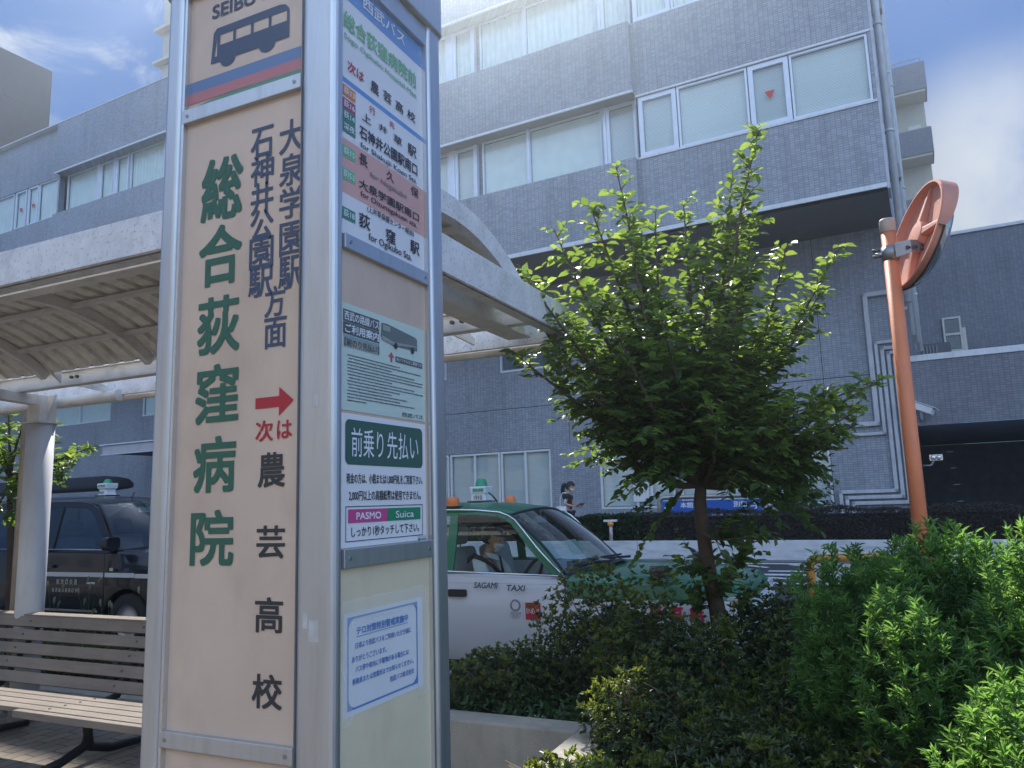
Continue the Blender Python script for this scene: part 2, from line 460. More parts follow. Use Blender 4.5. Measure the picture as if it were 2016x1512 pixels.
# ------------------------------------------------------------------ foliage
def fast_mesh(name, V, F, m, parent=None, smooth=False):
    """V (n,3), F (k,4) int arrays"""
    me = bpy.data.meshes.new(name)
    me.vertices.add(len(V)); me.vertices.foreach_set('co', np.ascontiguousarray(V, dtype=np.float32).ravel())
    k = F.shape[1]
    me.loops.add(F.size); me.loops.foreach_set('vertex_index', F.astype(np.int32).ravel())
    me.polygons.add(len(F)); me.polygons.foreach_set('loop_start', np.arange(0, F.size, k, dtype=np.int32))
    me.update(calc_edges=True); me.validate()
    me.materials.append(m)
    o = bpy.data.objects.new(name, me); C.objects.link(o)
    if parent is not None: o.parent = parent
    return o
def unit(a): return a / np.maximum(np.linalg.norm(a, axis=-1, keepdims=True), 1e-9)
def leaf_arrays(P, D, N, L, Wd, fold=0.18, droop=0.12):
    D = unit(D); S_ = unit(np.cross(D, N)); N = np.cross(S_, D)
    L = L[:, None]; Wd = Wd[:, None]
    v = np.stack([P,
                  P + D * L * .28 - S_ * Wd * .42 + N * L * fold * .5, P + D * L * .62 - S_ * Wd * .40 + N * L * fold * .4,
                  P + D * L - N * L * droop,
                  P + D * L * .62 + S_ * Wd * .40 + N * L * fold * .4, P + D * L * .28 + S_ * Wd * .42 + N * L * fold * .5], 1)
    n = len(P); b = (np.arange(n) * 6)[:, None]
    F = np.concatenate([b + np.array([[0, 1, 2, 3]]), b + np.array([[0, 3, 4, 5]])], 0)
    return v.reshape(-1, 3), F
def rosette_leaves(rng, tips, axes, per, L, Wd, open_=(0.3, 1.0), along=0.0):
    """clusters of leaves round shoot tips; along > 0 spreads them down the shoot"""
    n = len(tips); T = np.repeat(tips, per, 0); A = np.repeat(unit(axes), per, 0)
    rnd = unit(rng.normal(size=(n * per, 3))); side = unit(rnd - A * (rnd * A).sum(1, keepdims=True))
    k = rng.uniform(open_[0], open_[1], (n * per, 1))
    D = unit(A * (1 - k * .75) + side * k)
    N = unit(A - D * (A * D).sum(1, keepdims=True) + 0.25 * rng.normal(size=(n * per, 3)))
    P = T - A * rng.uniform(0, along, (n * per, 1)) if along else T
    s = rng.uniform(.7, 1.2, n * per)
    return leaf_arrays(P, D, N, L * s, Wd * s)
XC=-0.9010
FRONT_TEXT=[('総', 'green', 0.022, -0.3678, -0.2491, 2.113, 2.2569), ('合', 'green', 0.022, -0.3688, -0.2476, 1.9696, 2.1026), ('荻', 'green', 0.022, -0.3665, -0.2485, 1.823, 1.9464), ('窪', 'green', 0.022, -0.3661, -0.2467, 1.6772, 1.8014), ('病', 'green', 0.022, -0.3653, -0.2503, 1.5377, 1.6519), ('院', 'green', 0.022, -0.3672, -0.2509, 1.393, 1.5036), ('石', 'navy', 0.014, -0.2292, -0.1678, 2.2266, 2.2978), ('神', 'navy', 0.014, -0.2274, -0.1652, 2.1671, 2.2357), ('井', 'navy', 0.014, -0.2257, -0.1652, 2.1045, 2.1743), ('公', 'navy', 0.014, -0.2255, -0.164, 2.0478, 2.1151), ('園', 'navy', 0.014, -0.2266, -0.1627, 1.9875, 2.0546), ('駅', 'navy', 0.014, -0.2276, -0.1614, 1.9279, 1.9925), ('大', 'navy', 0.014, -0.1516, -0.0879, 2.2226, 2.2958), ('泉', 'navy', 0.014, -0.1501, -0.087, 2.1516, 2.2204), ('学', 'navy', 0.014, -0.1487, -0.086, 2.0817, 2.1482), ('園', 'navy', 0.014, -0.1472, -0.0849, 2.0032, 2.0739), ('駅', 'navy', 0.014, -0.1484, -0.0865, 1.9336, 2.0022), ('方', 'navy', 0.014, -0.183, -0.1304, 1.8818, 1.9459), ('面', 'navy', 0.014, -0.1828, -0.1254, 1.8174, 1.8803), ('次', 'red', 0.018, -0.2, -0.1549, 1.6327, 1.6748), ('は', 'red', 0.018, -0.1456, -0.1083, 1.6357, 1.6719), ('農', 'black', 0.018, -0.1918, -0.1241, 1.5431, 1.611), ('芸', 'black', 0.018, -0.192, -0.1216, 1.4079, 1.4703), ('高', 'black', 0.018, -0.1923, -0.1239, 1.2709, 1.3364), ('校', 'black', 0.018, -0.1961, -0.1237, 1.1342, 1.1967)]
TAGS=[('荻13', 'orange', 0.0356, 0.0844, 2.3376, 2.3607), ('荻16', 'purple', 0.0357, 0.0845, 2.3125, 2.3317), ('荻14', 'dgreen', 0.0359, 0.0845, 2.2841, 2.3074), ('深夜', 'dgreen', 0.036, 0.0828, 2.2586, 2.282), ('荻15', 'lgreen', 0.0371, 0.0828, 2.2104, 2.2287), ('荻15-2', 'lgreen', 0.0374, 0.0828, 2.1572, 2.1799), ('荻18', 'dgreen', 0.0378, 0.0864, 2.074, 2.0964)]
ROUTE_TEXT=[('西武バス', 'white', 0.015, 0.1079, 0.2748, 2.5914, 2.6163), ('総合荻窪病院前', 'lgreen', 0.03, 0.0423, 0.3242, 2.4881, 2.5286), ('Sogo Ogikubo Hospital-Mae', 'lgreen', 0.012, 0.0438, 0.3228, 2.4624, 2.4752), ('次は', 'red', 0.03, 0.0556, 0.1131, 2.3959, 2.4211), ('農', 'dark', 0.03, 0.1372, 0.1675, 2.3923, 2.4201), ('芸', 'dark', 0.03, 0.1853, 0.2171, 2.3958, 2.4206), ('高', 'dark', 0.03, 0.2339, 0.2651, 2.3949, 2.4201), ('校', 'dark', 0.03, 0.2828, 0.3178, 2.3976, 2.4211), ('行', 'red', 0.02, 0.1325, 0.1538, 2.3392, 2.3574), ('先', 'red', 0.02, 0.2086, 0.2287, 2.3422, 2.3575), ('上', 'dark', 0.025, 0.1058, 0.1386, 2.311, 2.3306), ('井', 'dark', 0.025, 0.1671, 0.2002, 2.316, 2.3323), ('草', 'dark', 0.025, 0.2245, 0.2595, 2.3124, 2.3329), ('駅', 'dark', 0.025, 0.2835, 0.3204, 2.3089, 2.3364), ('石神井公園駅南口', 'dark', 0.035, 0.0968, 0.324, 2.2671, 2.2966), ('for Shakujii Koen Sta.', 'dark', 0.015, 0.1003, 0.3213, 2.2446, 2.2572), ('長', 'dark', 0.025, 0.095, 0.1254, 2.2084, 2.2334), ('久', 'dark', 0.025, 0.1954, 0.225, 2.212, 2.2351), ('保', 'dark', 0.025, 0.2946, 0.3273, 2.2128, 2.2358), ('for Nagakubo', 'grey', 0.01, 0.1345, 0.2766, 2.1934, 2.2029), ('大泉学園駅南口', 'dark', 0.035, 0.095, 0.3282, 2.1555, 2.1762), ('for Oizumigakuen sta.', 'dark', 0.012, 0.1003, 0.3189, 2.1376, 2.1482), ('(上井草保健センター経由)', 'dark', 0.02, 0.1233, 0.3052, 2.1124, 2.1252), ('荻', 'dark', 0.035, 0.095, 0.134, 2.0717, 2.1032), ('窪', 'dark', 0.035, 0.1922, 0.2293, 2.0689, 2.1005), ('駅', 'dark', 0.035, 0.2899, 0.3286, 2.0726, 2.1028), ('for Ogikubo Sta.', 'dark', 0.015, 0.1285, 0.2953, 2.0475, 2.0678)]
RZ={'head_top': 2.605, 'head_bot': 2.5574, 'line': 2.3775, 'pink_top': 2.2437, 'pink_bot': 2.127, 'board_bot': 2.0414, 'rail1': 2.0089, 'rail1b': 2.0072, 'rail2t': 1.4229, 'rail2b': 1.3868, 'ppt': 1.8991, 'ppb': 1.6862, 'pu0': 0.0426, 'pu1': 0.3441, 'sht': 1.6802, 'shb': 1.4247, 'su0': 0.0391, 'su1': 0.3427, 'u_in': 0.3584, 'u_out': 0.4172, 'top': 2.6703, 'nt': 1.3041, 'nb': 1.1164, 'nu0': 0.0499, 'nu1': 0.3256, 'greenbox': (0.0538, 0.326, 1.5812, 1.6681), 'blackbox': (0.0549, 0.3268, 1.4364, 1.5015)}
FZ={'rail1t': 2.3852, 'rail1b': 2.3532, 'rail2t': 1.0755, 'rail2b': 1.0445, 'b_top': 2.4535, 'red_top': 2.4269, 'gr_top': 2.4017, 'u_post': -0.4236, 'u_out': -0.4725, 'u_c': -0.0866}
BUSPTS={'fl': (-0.3542, 2.4828), 'ft': (-0.3437, 2.5658), 'tr': (-0.1306, 2.5564), 'br': (-0.1293, 2.4833), 'w1': (-0.3129, 2.4686), 'w2': (-0.1899, 2.4711), 'win0': (-0.3387, 2.5556), 'winb': (-0.3242, 2.5303), 'seibuL': (-0.3517, 2.6157), 'seibuR': (-0.1858, 2.5984), 'seibuT': (-0.3202, 2.6742), 'seibuB': (-0.3323, 2.5883)}
ARROW=(-0.2018, -0.1053, 1.6769, 1.7423)
TRUNK=[(-0.851, 4.754, 0.31), (-0.901, 4.754, 0.722), (-0.909, 4.725, 0.871), (-0.924, 4.67, 1.021), (-0.932, 4.642, 1.169), (-0.937, 4.614, 1.316), (-0.936, 4.588, 1.478), (-0.922, 4.579, 1.566)]
TIPS=[((-0.41, 4.361, 3.593), None), ((-0.595, 4.43, 3.337), None), ((-0.512, 4.504, 3.128), None), ((-1.122, 3.858, 3.303), None), ((-1.272, 3.823, 3.101), None), ((-0.94, 4.712, 3.366), None), ((-1.018, 4.267, 3.145), None), ((-0.349, 4.718, 2.972), None), ((-0.055, 4.96, 3.0), None), ((-0.19, 4.839, 2.687), None), ((0.129, 5.4, 2.224), None), ((-0.018, 4.815, 1.981), None), ((-1.58, 3.521, 2.723), None), ((-1.46, 3.758, 2.97), None), ((-1.652, 3.563, 2.281), None), ((-1.662, 3.84, 2.589), None), ((-1.447, 3.924, 2.021), None), ((-1.278, 4.14, 1.872), None), ((-1.27, 4.28, 1.721), None), ((-0.424, 5.242, 1.649), None), ((-0.333, 5.154, 1.753), None), ((-0.141, 4.639, 2.031), None), ((-0.509, 4.041, 2.583), None), ((-0.686, 3.975, 2.484), None), ((-0.906, 3.773, 2.416), None), ((-1.139, 3.664, 2.424), None), ((-0.661, 5.225, 2.413), None), ((-1.225, 4.989, 2.265), None), ((-0.716, 3.94, 1.95), None), ((-1.293, 4.478, 1.805), None), ((-0.613, 4.35, 1.787), None), ((-1.063, 4.384, 1.671), None), ((-1.179, 4.348, 2.885), None), ((-0.839, 4.614, 2.903), None), ((-0.436, 5.07, 2.627), None), ((-1.504, 4.288, 2.354), None), ((-1.145, 3.959, 1.987), None), ((-0.36, 4.326, 1.96), None), ((-0.248, 4.843, 1.853), None), ((-1.584, 4.102, 2.575), None), ((-1.042, 4.806, 1.871), None), ((-0.582, 4.88, 2.033), None), ((-0.517, 4.628, 1.725), None), ((-1.467, 4.761, 2.292), None), ((-0.928, 4.883, 2.387), None), ((-1.627, 3.949, 2.698), None), ((-1.497, 3.744, 2.294), None), ((-1.623, 4.417, 2.582), None), ((-1.348, 4.075, 2.717), None), ((-0.204, 4.984, 1.799), None), ((-0.055, 5.437, 2.163), None), ((-0.315, 4.959, 1.637), None), ((-0.428, 4.444, 1.74), None), ((-0.057, 5.035, 1.899), None), ((-1.322, 3.748, 2.086), None), ((-0.622, 4.679, 3.111), None), ((-1.065, 3.828, 2.977), None), ((-0.559, 4.572, 1.285), 5), ((-0.713, 4.686, 1.18), 4), ((-1.073, 4.47, 1.138), 3), ((-0.79, 4.615, 1.057), 2), ((-0.996, 4.533, 0.977), 2), ((-0.736, 4.769, 0.956), 1)]
SIDE_TREES=[('young_tree', 'small leafy tree just behind the white shelter column at the left', [(-7.611, 4.858, 0.12), (-7.58, 4.791, 1.207), (-7.553, 4.738, 1.594), (-7.526, 4.702, 1.884)], [((-7.379, 4.537, 2.594), None), ((-7.089, 4.572, 2.525), None), ((-6.793, 4.628, 2.342), None), ((-6.607, 4.862, 2.132), None), ((-6.56, 4.682, 2.004), None), ((-6.696, 4.638, 1.894), None), ((-7.646, 4.461, 2.316), None), ((-7.662, 4.407, 1.932), None), ((-7.177, 4.374, 2.14), None), ((-6.96, 4.537, 1.766), None), ((-7.316, 4.409, 1.549), None), ((-7.34, 4.866, 2.076), None), ((-7.217, 4.584, 1.45), None), ((-8.119, 4.528, 2.604), None)], 11)]
AZ = 'azaleas in the planter'
SHRUBS = [
 ('azalea_shrub', 'low thin azalea at the planter edge beside the pylon', (-2.15, 4.35), (.50, .42, .36), 1500, 'azalea', 1, AZ),
 ('azalea_shrub', 'tall dark azalea rising over the taxi door and red logo', (-1.60, 4.62), (.50, .45, .76), 2600, 'azalea', 2, AZ),
 ('azalea_shrub', 'azalea with yellow sunlit tips in the middle of the planter', (-1.08, 4.18), (.48, .45, .72), 2900, 'azalea', 3, AZ),
 ('azalea_shrub', 'round dark azalea just right of the tree trunk', (-.56, 4.70), (.44, .42, .80), 2900, 'azalea', 4, AZ),
 ('azalea_shrub', 'azalea with bare pale twigs behind the wall corner', (-.95, 3.55), (.42, .36, .46), 1700, 'azalea', 5, AZ),
 ('azalea_shrub', 'broad low azalea in the nearest row at bottom centre', (-.52, 3.02), (.46, .42, .46), 2500, 'azalea', 6, AZ),
 ('azalea_shrub', 'small azalea spilling over the sunlit wall corner', (-1.02, 2.72), (.30, .30, .30), 1200, 'azalea', 7, AZ),
 ('azalea_shrub', 'dark azalea between the nearest row and the bright bush', (-.32, 3.75), (.40, .40, .52), 2000, 'azalea', 8, AZ),
 ('azalea_shrub', 'azalea under the left flank of the bright bush', (-.02, 2.75), (.36, .36, .42), 1700, 'azalea', 9, AZ),
 ('azalea_shrub', 'dim azalea under the right end of the taxi', (-.18, 4.75), (.36, .36, .66), 1700, 'azalea', 10, AZ),
 ('evergreen_bush', 'large bright green narrow leaved bush round the foot of the orange pole', (.20, 3.12), (.48, .54, 1.16), 8000, 'narrow', 11, 'evergreen bushes at the right'),
 ('evergreen_bush', 'dark lower evergreen bush between the azaleas and the bright bush', (-.06, 3.55), (.42, .44, 1.00), 5000, 'narrow', 12, 'evergreen bushes at the right'),
 ('evergreen_bush', 'evergreen bush rising higher at the right picture edge', (.54, 3.0), (.52, .56, 1.13), 8400, 'narrow', 13, 'evergreen bushes at the right'),
 ('evergreen_bush', 'nearest evergreen bush filling the lower right corner', (.46, 2.36), (.50, .44, .74), 5000, 'narrow', 14, 'evergreen bushes at the right'),
 ('leafy_shrub', 'low shrub in shade in front of the black taxi', (-6.6, 4.75), (.8, .3, .42), 900, 'azalea', 15, 'shrubs behind the bench', .12),
 ('leafy_shrub', 'low shrub in front of the black taxi front wheel', (-5.3, 4.9), (.8, .3, .34), 800, 'azalea', 16, 'shrubs behind the bench', .12),
]
FAR_SHRUBS = [
 ('camellia_shrub', 'dark round shrub behind the blue sign at its right end', (-2.35, 16.6), (.62, .6, 2.0), 750, 'broad', 31, 'shrubs at the foot of the tiled wall', .45),
 ('camellia_shrub', 'dark shrub below the window with the paper notice', (-5.2, 15.6), (.8, .5, 1.0), 500, 'broad', 32, 'shrubs at the foot of the tiled wall', .45),
 ('camellia_shrub', 'dark shrub just behind the blue sign at its left end', (-4.3, 15.7), (.6, .5, .95), 400, 'broad', 33, 'shrubs at the foot of the tiled wall', .45),
]
# ------------------------------------------------------------------ palettes
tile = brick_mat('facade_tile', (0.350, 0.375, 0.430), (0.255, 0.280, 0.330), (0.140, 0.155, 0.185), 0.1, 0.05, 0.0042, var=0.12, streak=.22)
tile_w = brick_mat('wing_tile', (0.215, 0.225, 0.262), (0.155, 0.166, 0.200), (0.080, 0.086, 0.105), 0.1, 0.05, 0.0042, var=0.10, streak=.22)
alu = mat('window_aluminium', (0.66, 0.71, 0.80), 0.4, 0.15, 0.05)
alu_w = mat('window_white_frame', (0.66, 0.68, 0.70), 0.45, 0.0, 0.05)
blind = brick_mat('slatted_blind', (0.74, 0.77, 0.75), (0.70, 0.73, 0.71), (0.42, 0.44, 0.44), 40.0, 0.032, 0.005, rough=0.6, bump=0.2, var=0.06)
blind2 = mat('roller_blind', (0.72, 0.76, 0.73), 0.8, var=0.06)
dimroom = mat('dim_room', (0.05, 0.055, 0.06), 0.9, var=0.2)
blind_tones = [blind, brick_mat('slatted_blind_dull', (0.62, 0.66, 0.66), (0.58, 0.62, 0.62), (0.34, 0.36, 0.36), 40.0, 0.032, 0.005, rough=0.6, bump=0.2, var=0.08), brick_mat('slatted_blind_warm', (0.72, 0.73, 0.68), (0.68, 0.69, 0.64), (0.40, 0.41, 0.39), 40.0, 0.032, 0.005, rough=0.6, bump=0.2, var=0.06)]
win_glass = glass_mat('window_glass', (0.88, 0.93, 0.93), 1.7)
trim_w = mat('white_trim', (0.66, 0.68, 0.71), 0.5, 0, 0.06, dirt=(0.25, 0.25, 0.25), dirt_amt=0.35)
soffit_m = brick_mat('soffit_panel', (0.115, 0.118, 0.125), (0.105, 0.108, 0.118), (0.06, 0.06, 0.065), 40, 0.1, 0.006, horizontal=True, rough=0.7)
pipe_m = mat('pipe_grey', (0.50, 0.52, 0.56), 0.5, 0, 0.10, dirt=(0.2, 0.2, 0.2), dirt_amt=0.4)
red_tri = mat('red_sticker', (0.55, 0.03, 0.03), 0.5, var=0.03)
RBZ = R(-3.38)

def grid_wall(mb, xs, zs, y, holes, depth):
    """front sheet at y with rectangular holes (x0, x1, z0, z1) and reveals going back by depth"""
    X = sorted(set(xs) | {h[0] for h in holes} | {h[1] for h in holes}); Z = sorted(set(zs) | {h[2] for h in holes} | {h[3] for h in holes})
    for a, b in zip(X, X[1:]):
        for c, d in zip(Z, Z[1:]):
            mx, mz = (a + b) / 2, (c + d) / 2
            if any(h[0] < mx < h[1] and h[2] < mz < h[3] for h in holes): continue
            mb.quad((a, y, c), (b, y, c), (b, y, d), (a, y, d))
    for a, b, c, d in holes:
        e = y + depth
        mb.quad((a, y, c), (a, e, c), (b, e, c), (b, y, c)); mb.quad((a, y, d), (b, y, d), (b, e, d), (a, e, d))
        mb.quad((a, y, c), (a, y, d), (a, e, d), (a, e, c)); mb.quad((b, y, c), (b, e, c), (b, e, d), (b, y, d))
        mb.quad((a, e, c), (a, e, d), (b, e, d), (b, e, c))

def window(parent, x0, x1, z0, z1, y, fw=0.04, kind='blind', fm=None, split=None, tri=False, deep=0.10):
    """one window: frame mesh > pane, blind; y is the front of the frame"""
    g = 0.002
    x0, x1, z0, z1 = x0 + g, x1 - g, z0 + g, z1 - g
    f = MB()
    f.box(x0, x1, y, y + .06, z0, z0 + fw); f.box(x0, x1, y, y + .06, z1 - fw, z1)
    f.box(x0, x0 + fw, y, y + .06, z0 + fw, z1 - fw); f.box(x1 - fw, x1, y, y + .06, z0 + fw, z1 - fw)
    for s in (split or ()):
        f.box(s - fw * .55, s + fw * .55, y + .003, y + .058, z0 + fw, z1 - fw)
    o = f.build('window', fm or alu, parent)
    p = MB(); p.quad((x0 + fw, y + .028, z0 + fw), (x1 - fw, y + .028, z0 + fw), (x1 - fw, y + .028, z1 - fw), (x0 + fw, y + .028, z1 - fw))
    p.build('pane', win_glass, o)
    b = MB(); m = blind_tones[int(abs(x0 * 7.3)) % 3] if kind == 'blind' else blind2
    if kind == 'curtain':
        n = max(6, int((x1 - x0) / .035)); yy = y + deep
        pts = [(x0 + fw + (x1 - x0 - 2 * fw) * i / n, yy + .018 * math.sin(i * 1.3) + .008 * math.sin(i * .37)) for i in range(n + 1)]
        for (a, c), (d, e) in zip(pts, pts[1:]): b.add([(a, c, z0), (d, e, z0), (d, e, z1), (a, c, z1)], [(0, 1, 2, 3)], True)
        b.build('curtain', blind2, o)
    elif kind == 'dim':
        b.box(x0 + fw, x1 - fw, y + deep, y + deep + .01, z0 + fw, z1 - fw); b.build('dim_interior', dimroom, o)
    else:
        b.box(x0 + fw, x1 - fw, y + deep, y + deep + .01, z0 + fw + .02, z1 - fw); b.build('blind', m, o)
    if tri:
        cx, cz = (x0 + x1) / 2, (z0 + z1) / 2 - .02; s = .105
        t = MB(); t.prism([(cx - s, cz + s * .8), (cx, cz - s), (cx + s, cz + s * .8)], lambda a, c: (a, y + .021, c), lambda a, c: (a, y + .0245, c))
        t.build('red_triangle', red_tri, o)
    return o

# ------------------------------------------------------------------ ground, road, terrace
g = MB(); g.box(-82, 50, -40, 70, -1.2, -0.03)
gm = mat('far_ground_grey', (0.10, 0.10, 0.10), 0.9, var=0.15, vs_=0.3)
struct(g.build('ground', gm))
asph = mat('asphalt', (0.055, 0.056, 0.060), 0.85, var=0.22, vs_=1.3, bump=0.25, bs=90, speck=0.15)
rd = MB()
by_mtx = Matrix.Rotation(RBZ, 4, 'Z')
ys = [5.3, 6.0, 7.0, 8.5, 10.0, 12.0, 13.56]
zr = lambda y: 0.0 if y < 7 else .41 / 7 * (y - 7)
for a, b in zip(ys, ys[1:]):
    rd.quad((-60, a, zr(a)), (38, a, zr(a)), (38, b, zr(b)), (-60, b, zr(b)))
o = rd.build('road', asph); o.rotation_euler = (0, 0, RBZ); struct(o)
mk = MB()
def rline(x0, y0, x1, y1, w, h=.004):
    d = Vector((x1 - x0, y1 - y0)).normalized(); n_ = Vector((-d.y, d.x)) * w / 2
    P = [(x0 - n_.x, y0 - n_.y), (x1 - n_.x, y1 - n_.y), (x1 + n_.x, y1 + n_.y), (x0 + n_.x, y0 + n_.y)]
    mk.add([(a, b, zr(b) + h) for a, b in P], [(0, 1, 2, 3)])
rline(-9, 13.38, 3.6, 13.38, .12)
for x in (-8.4, -6.0, -3.05, -2.15, 0.6): rline(x, 13.30, x + .62, 12.95, .10)
rline(-9, 12.25, 3.6, 12.25, .15); rline(-9, 11.5, 3.6, 11.5, .15)
rline(-2.85, 12.52, -2.62, 12.56, .13); rline(-2.36, 12.6, -1.5, 12.6, .12); rline(-5.4, 12.62, -3.6, 12.6, .12)
rline(-2.3, 12.0, -1.95, 11.9, .1)
rline(-9, 9.8, 3.6, 9.8, .10); rline(-9, 9.62, 3.6, 9.62, .07)
o = mk.build('road_markings', mat('road_white', (0.62, 0.63, 0.63), 0.8, var=0.15, vs_=8, dirt=(.12, .12, .12), dirt_amt=.55, dirt_scale=(9, 9, 9)))
o.rotation_euler = (0, 0, RBZ); struct(o)
paver = brick_mat('interlocking_pavers', (0.235, 0.195, 0.150), (0.170, 0.142, 0.115), (0.075, 0.065, 0.055), 0.22, 0.11, 0.006, offset=0.5, rough=0.85, wave=0.05, horizontal=True, bump=0.6, var=0.25, swap=True)
pv = MB(); pv.quad((-30, -6, 0), (12, -6, 0), (12, 5.28, 0), (-30, 5.28, 0))
struct(pv.build('pavement', paver))
tr = MB(); tr.box(-70, 40, 14.14, 45, -.5, .45)
o = tr.build('terrace', mat('terrace_paving', (0.17, 0.17, 0.175), 0.85, var=0.15)); o.rotation_euler = (0, 0, RBZ); struct(o)
gt = MB(); gt.quad((-40, 13.56, .386), (3.6, 13.56, .386), (3.6, 13.99, .388), (-40, 13.99, .388))
o = gt.build('gutter', mat('gutter_concrete', (0.16, 0.165, 0.17), 0.85, var=0.15, dirt=(.05, .05, .05), dirt_amt=.4)); o.rotation_euler = (0, 0, RBZ); struct(o)

# ------------------------------------------------------------------ main building (its own axes: x along the facade, y going back)
HB = thing('hospital_building', 'dark grey tiled four storey building with long bands of windows behind the road', 'building', rz=RBZ)
UF, LF = 16.0, 18.6                      # fronts of the overhanging upper floors and of the lower floors
JX = -5.15                               # where the bands step back
w = MB()
F2, F3 = (9.16, 10.60), (12.50, 14.02)
holes = [(JX + .02, -.26, *F2), (JX + .02, -.26, *F3)]
grid_wall(w, [JX, -.2], [7.365, 16.0], UF, holes, .26)
w.quad((-.2, UF, 7.365), (-.2, 30, 7.365), (-.2, 30, 16), (-.2, UF, 16))          # end wall
w.quad((-.2, LF, 0), (-.2, 30, 0), (-.2, 30, 7.36), (-.2, LF, 7.36))
for z0, z1 in ((7.365, 9.10), (10.70, 12.45), (14.06, 16.0)):                      # projecting bands
    w.box(-27.4, JX, UF - .2, UF + .3, z0, z1)
w.quad((-27.4, UF + .34, 9.0), (JX, UF + .34, 9.0), (JX, UF + .34, 14.2), (-27.4, UF + .34, 14.2))
grid_wall(w, [-46, -27.4], [7.365, 16.0], UF, [(-45, -27.5, *F2), (-45, -27.5, *F3)], .26)
w.quad((-46, 30, 0), (-.2, 30, 0), (-.2, 30, 16), (-46, 30, 16)); w.quad((-46, UF, 7.365), (-46, 30, 7.365), (-46, 30, 16), (-46, UF, 16))
w.quad((-46, UF + .3, 16.0), (-.2, UF + .3, 16.0), (-.2, 30, 16.0), (-46, 30, 16.0))
mz = [(-10.36, -8.80), (-12.9, -12.14), (-15.6, -14.0), (-19.2, -17.6), (-22.6, -21.2), (-25.75, -24.3), (-31.6, -27.6), (-7.4, -5.9)]
gw = [(-12.9, -12.12), (-12.08, -10.44), (-10.42, -8.88), (-7.50, -5.55), (-5.40, -3.55), (-3.45, -1.95)]
gw2 = [(-44, -42), (-40, -38), (-36, -34)]
h2 = [(a, b, 5.09, 6.25) for a, b in mz] + [(-12.9, -8.88, 1.30, 2.90), (-7.5, -1.95, 1.24, 2.88)] + [(a, b, 1.3, 2.9) for a, b in gw2]
grid_wall(w, [-46, -.2], [0, 4.06, 7.36], LF, h2, .14)
w.build('wall', tile, HB)
# movement joint in the lower wall
j = MB(); j.box(-46, -.2, LF - .003, LF + .01, 4.05, 4.07); j.box(-8.31, -8.295, LF - .0035, LF + .01, 2.95, 7.36); j.box(-1.95, -1.935, LF - .0035, LF + .01, 0.5, 7.36)
j.build('expansion_joint', mat('joint_dark', (0.05, 0.055, 0.07), 0.7), HB)
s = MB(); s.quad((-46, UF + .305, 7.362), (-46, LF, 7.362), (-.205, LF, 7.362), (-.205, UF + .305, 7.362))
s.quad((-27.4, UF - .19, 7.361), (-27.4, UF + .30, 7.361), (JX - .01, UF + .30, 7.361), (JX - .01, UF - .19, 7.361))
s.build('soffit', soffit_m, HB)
t = MB()
t.box(-5.14, -.2, UF - .04, UF - .001, 7.32, 7.41); t.box(-46, -27.41, UF - .04, UF - .001, 7.32, 7.41); t.box(-27.4, JX, UF - .24, UF - .201, 7.31, 7.41)
for z in (10.66, 14.02): t.box(-27.4, JX + .03, UF - .235, UF - .201, z, z + .055)
t.box(JX + .02, -.2, UF - .03, UF - .001, 9.10, 9.15)
t.box(JX + .02, -.2, UF - .03, UF - .001, 10.615, 10.66)
t.box(-46, -.15, UF - .22, UF + .34, 16.0, 16.035)
t.build('edge_trim', trim_w, HB)
# windows of the flush part
cols = [(-5.09, -4.20, 1), (-4.18, -2.64, 0), (-2.62, -1.79, 1), (-1.77, -.27, 0)]
for zz, kd in ((F2, 'blind'), (F3, 'curtain')):
    for i, (a, b, cas) in enumerate(cols):
        window(HB, a, b, zz[0], zz[1], UF + .012, (.10 if cas else .045), kd, tri=(zz is F2 and i == 2))
# windows of the banded part
unit_ = [(-10.19, -9.56, 1), (-9.36, -8.05, 0), (-8.02, -6.07, 0), (-5.95, -5.2, 1)]
bx_ = []
for k in range(3):
    off = -5.15 * k
    for a, b, cas in unit_:
        if k == 0 or True: bx_.append((a + off + (0 if k == 0 else .0), b + off, cas))
bx_ += [(-21.6, -20.7, 1), (-23.6, -21.8, 0), (-24.4, -23.72, 1), (-25.3, -24.52, 1), (-27.25, -25.45, 0)]
for zz, kd in (((9.10, 10.70), 'roller'), ((12.45, 14.06), 'curtain')):
    for i, (a, b, cas) in enumerate(bx_):
        if a < -27.3: continue
        window(HB, a, b, zz[0], zz[1], UF + .20, (.075 if cas else .035), kd if not cas or kd == 'curtain' else 'blind', tri=False)
    for a, b, cas in bx_:
        if a < -27.3: continue
        m_ = MB(); m_.box(b + .001, b + .05, UF + .17, UF + .30, zz[0], zz[1]); m_.build('mullion', alu, HB)
        if cas: m_ = MB(); m_.box(a - .12, a - .001, UF + .17, UF + .30, zz[0], zz[1]); m_.build('mullion', alu, HB)
for zz in (F2, F3):
    for a, b, cas, tri in ((-28.75, -27.52, 0, 0), (-29.46, -28.79, 1, 1), (-30.3, -29.56, 1, 1), (-32.2, -30.4, 0, 0), (-34.1, -32.25, 0, 0)):
        window(HB, a, b, zz[0], zz[1], UF + .03, .06 if cas else .035, 'curtain', tri=bool(tri))
for a, b in mz[:7]:
    window(HB, a, b, 5.10, 6.24, LF + .03, .05, 'roller' if a < -20 else 'dim' if a > -11 else 'blind', split=[(a + b) / 2])
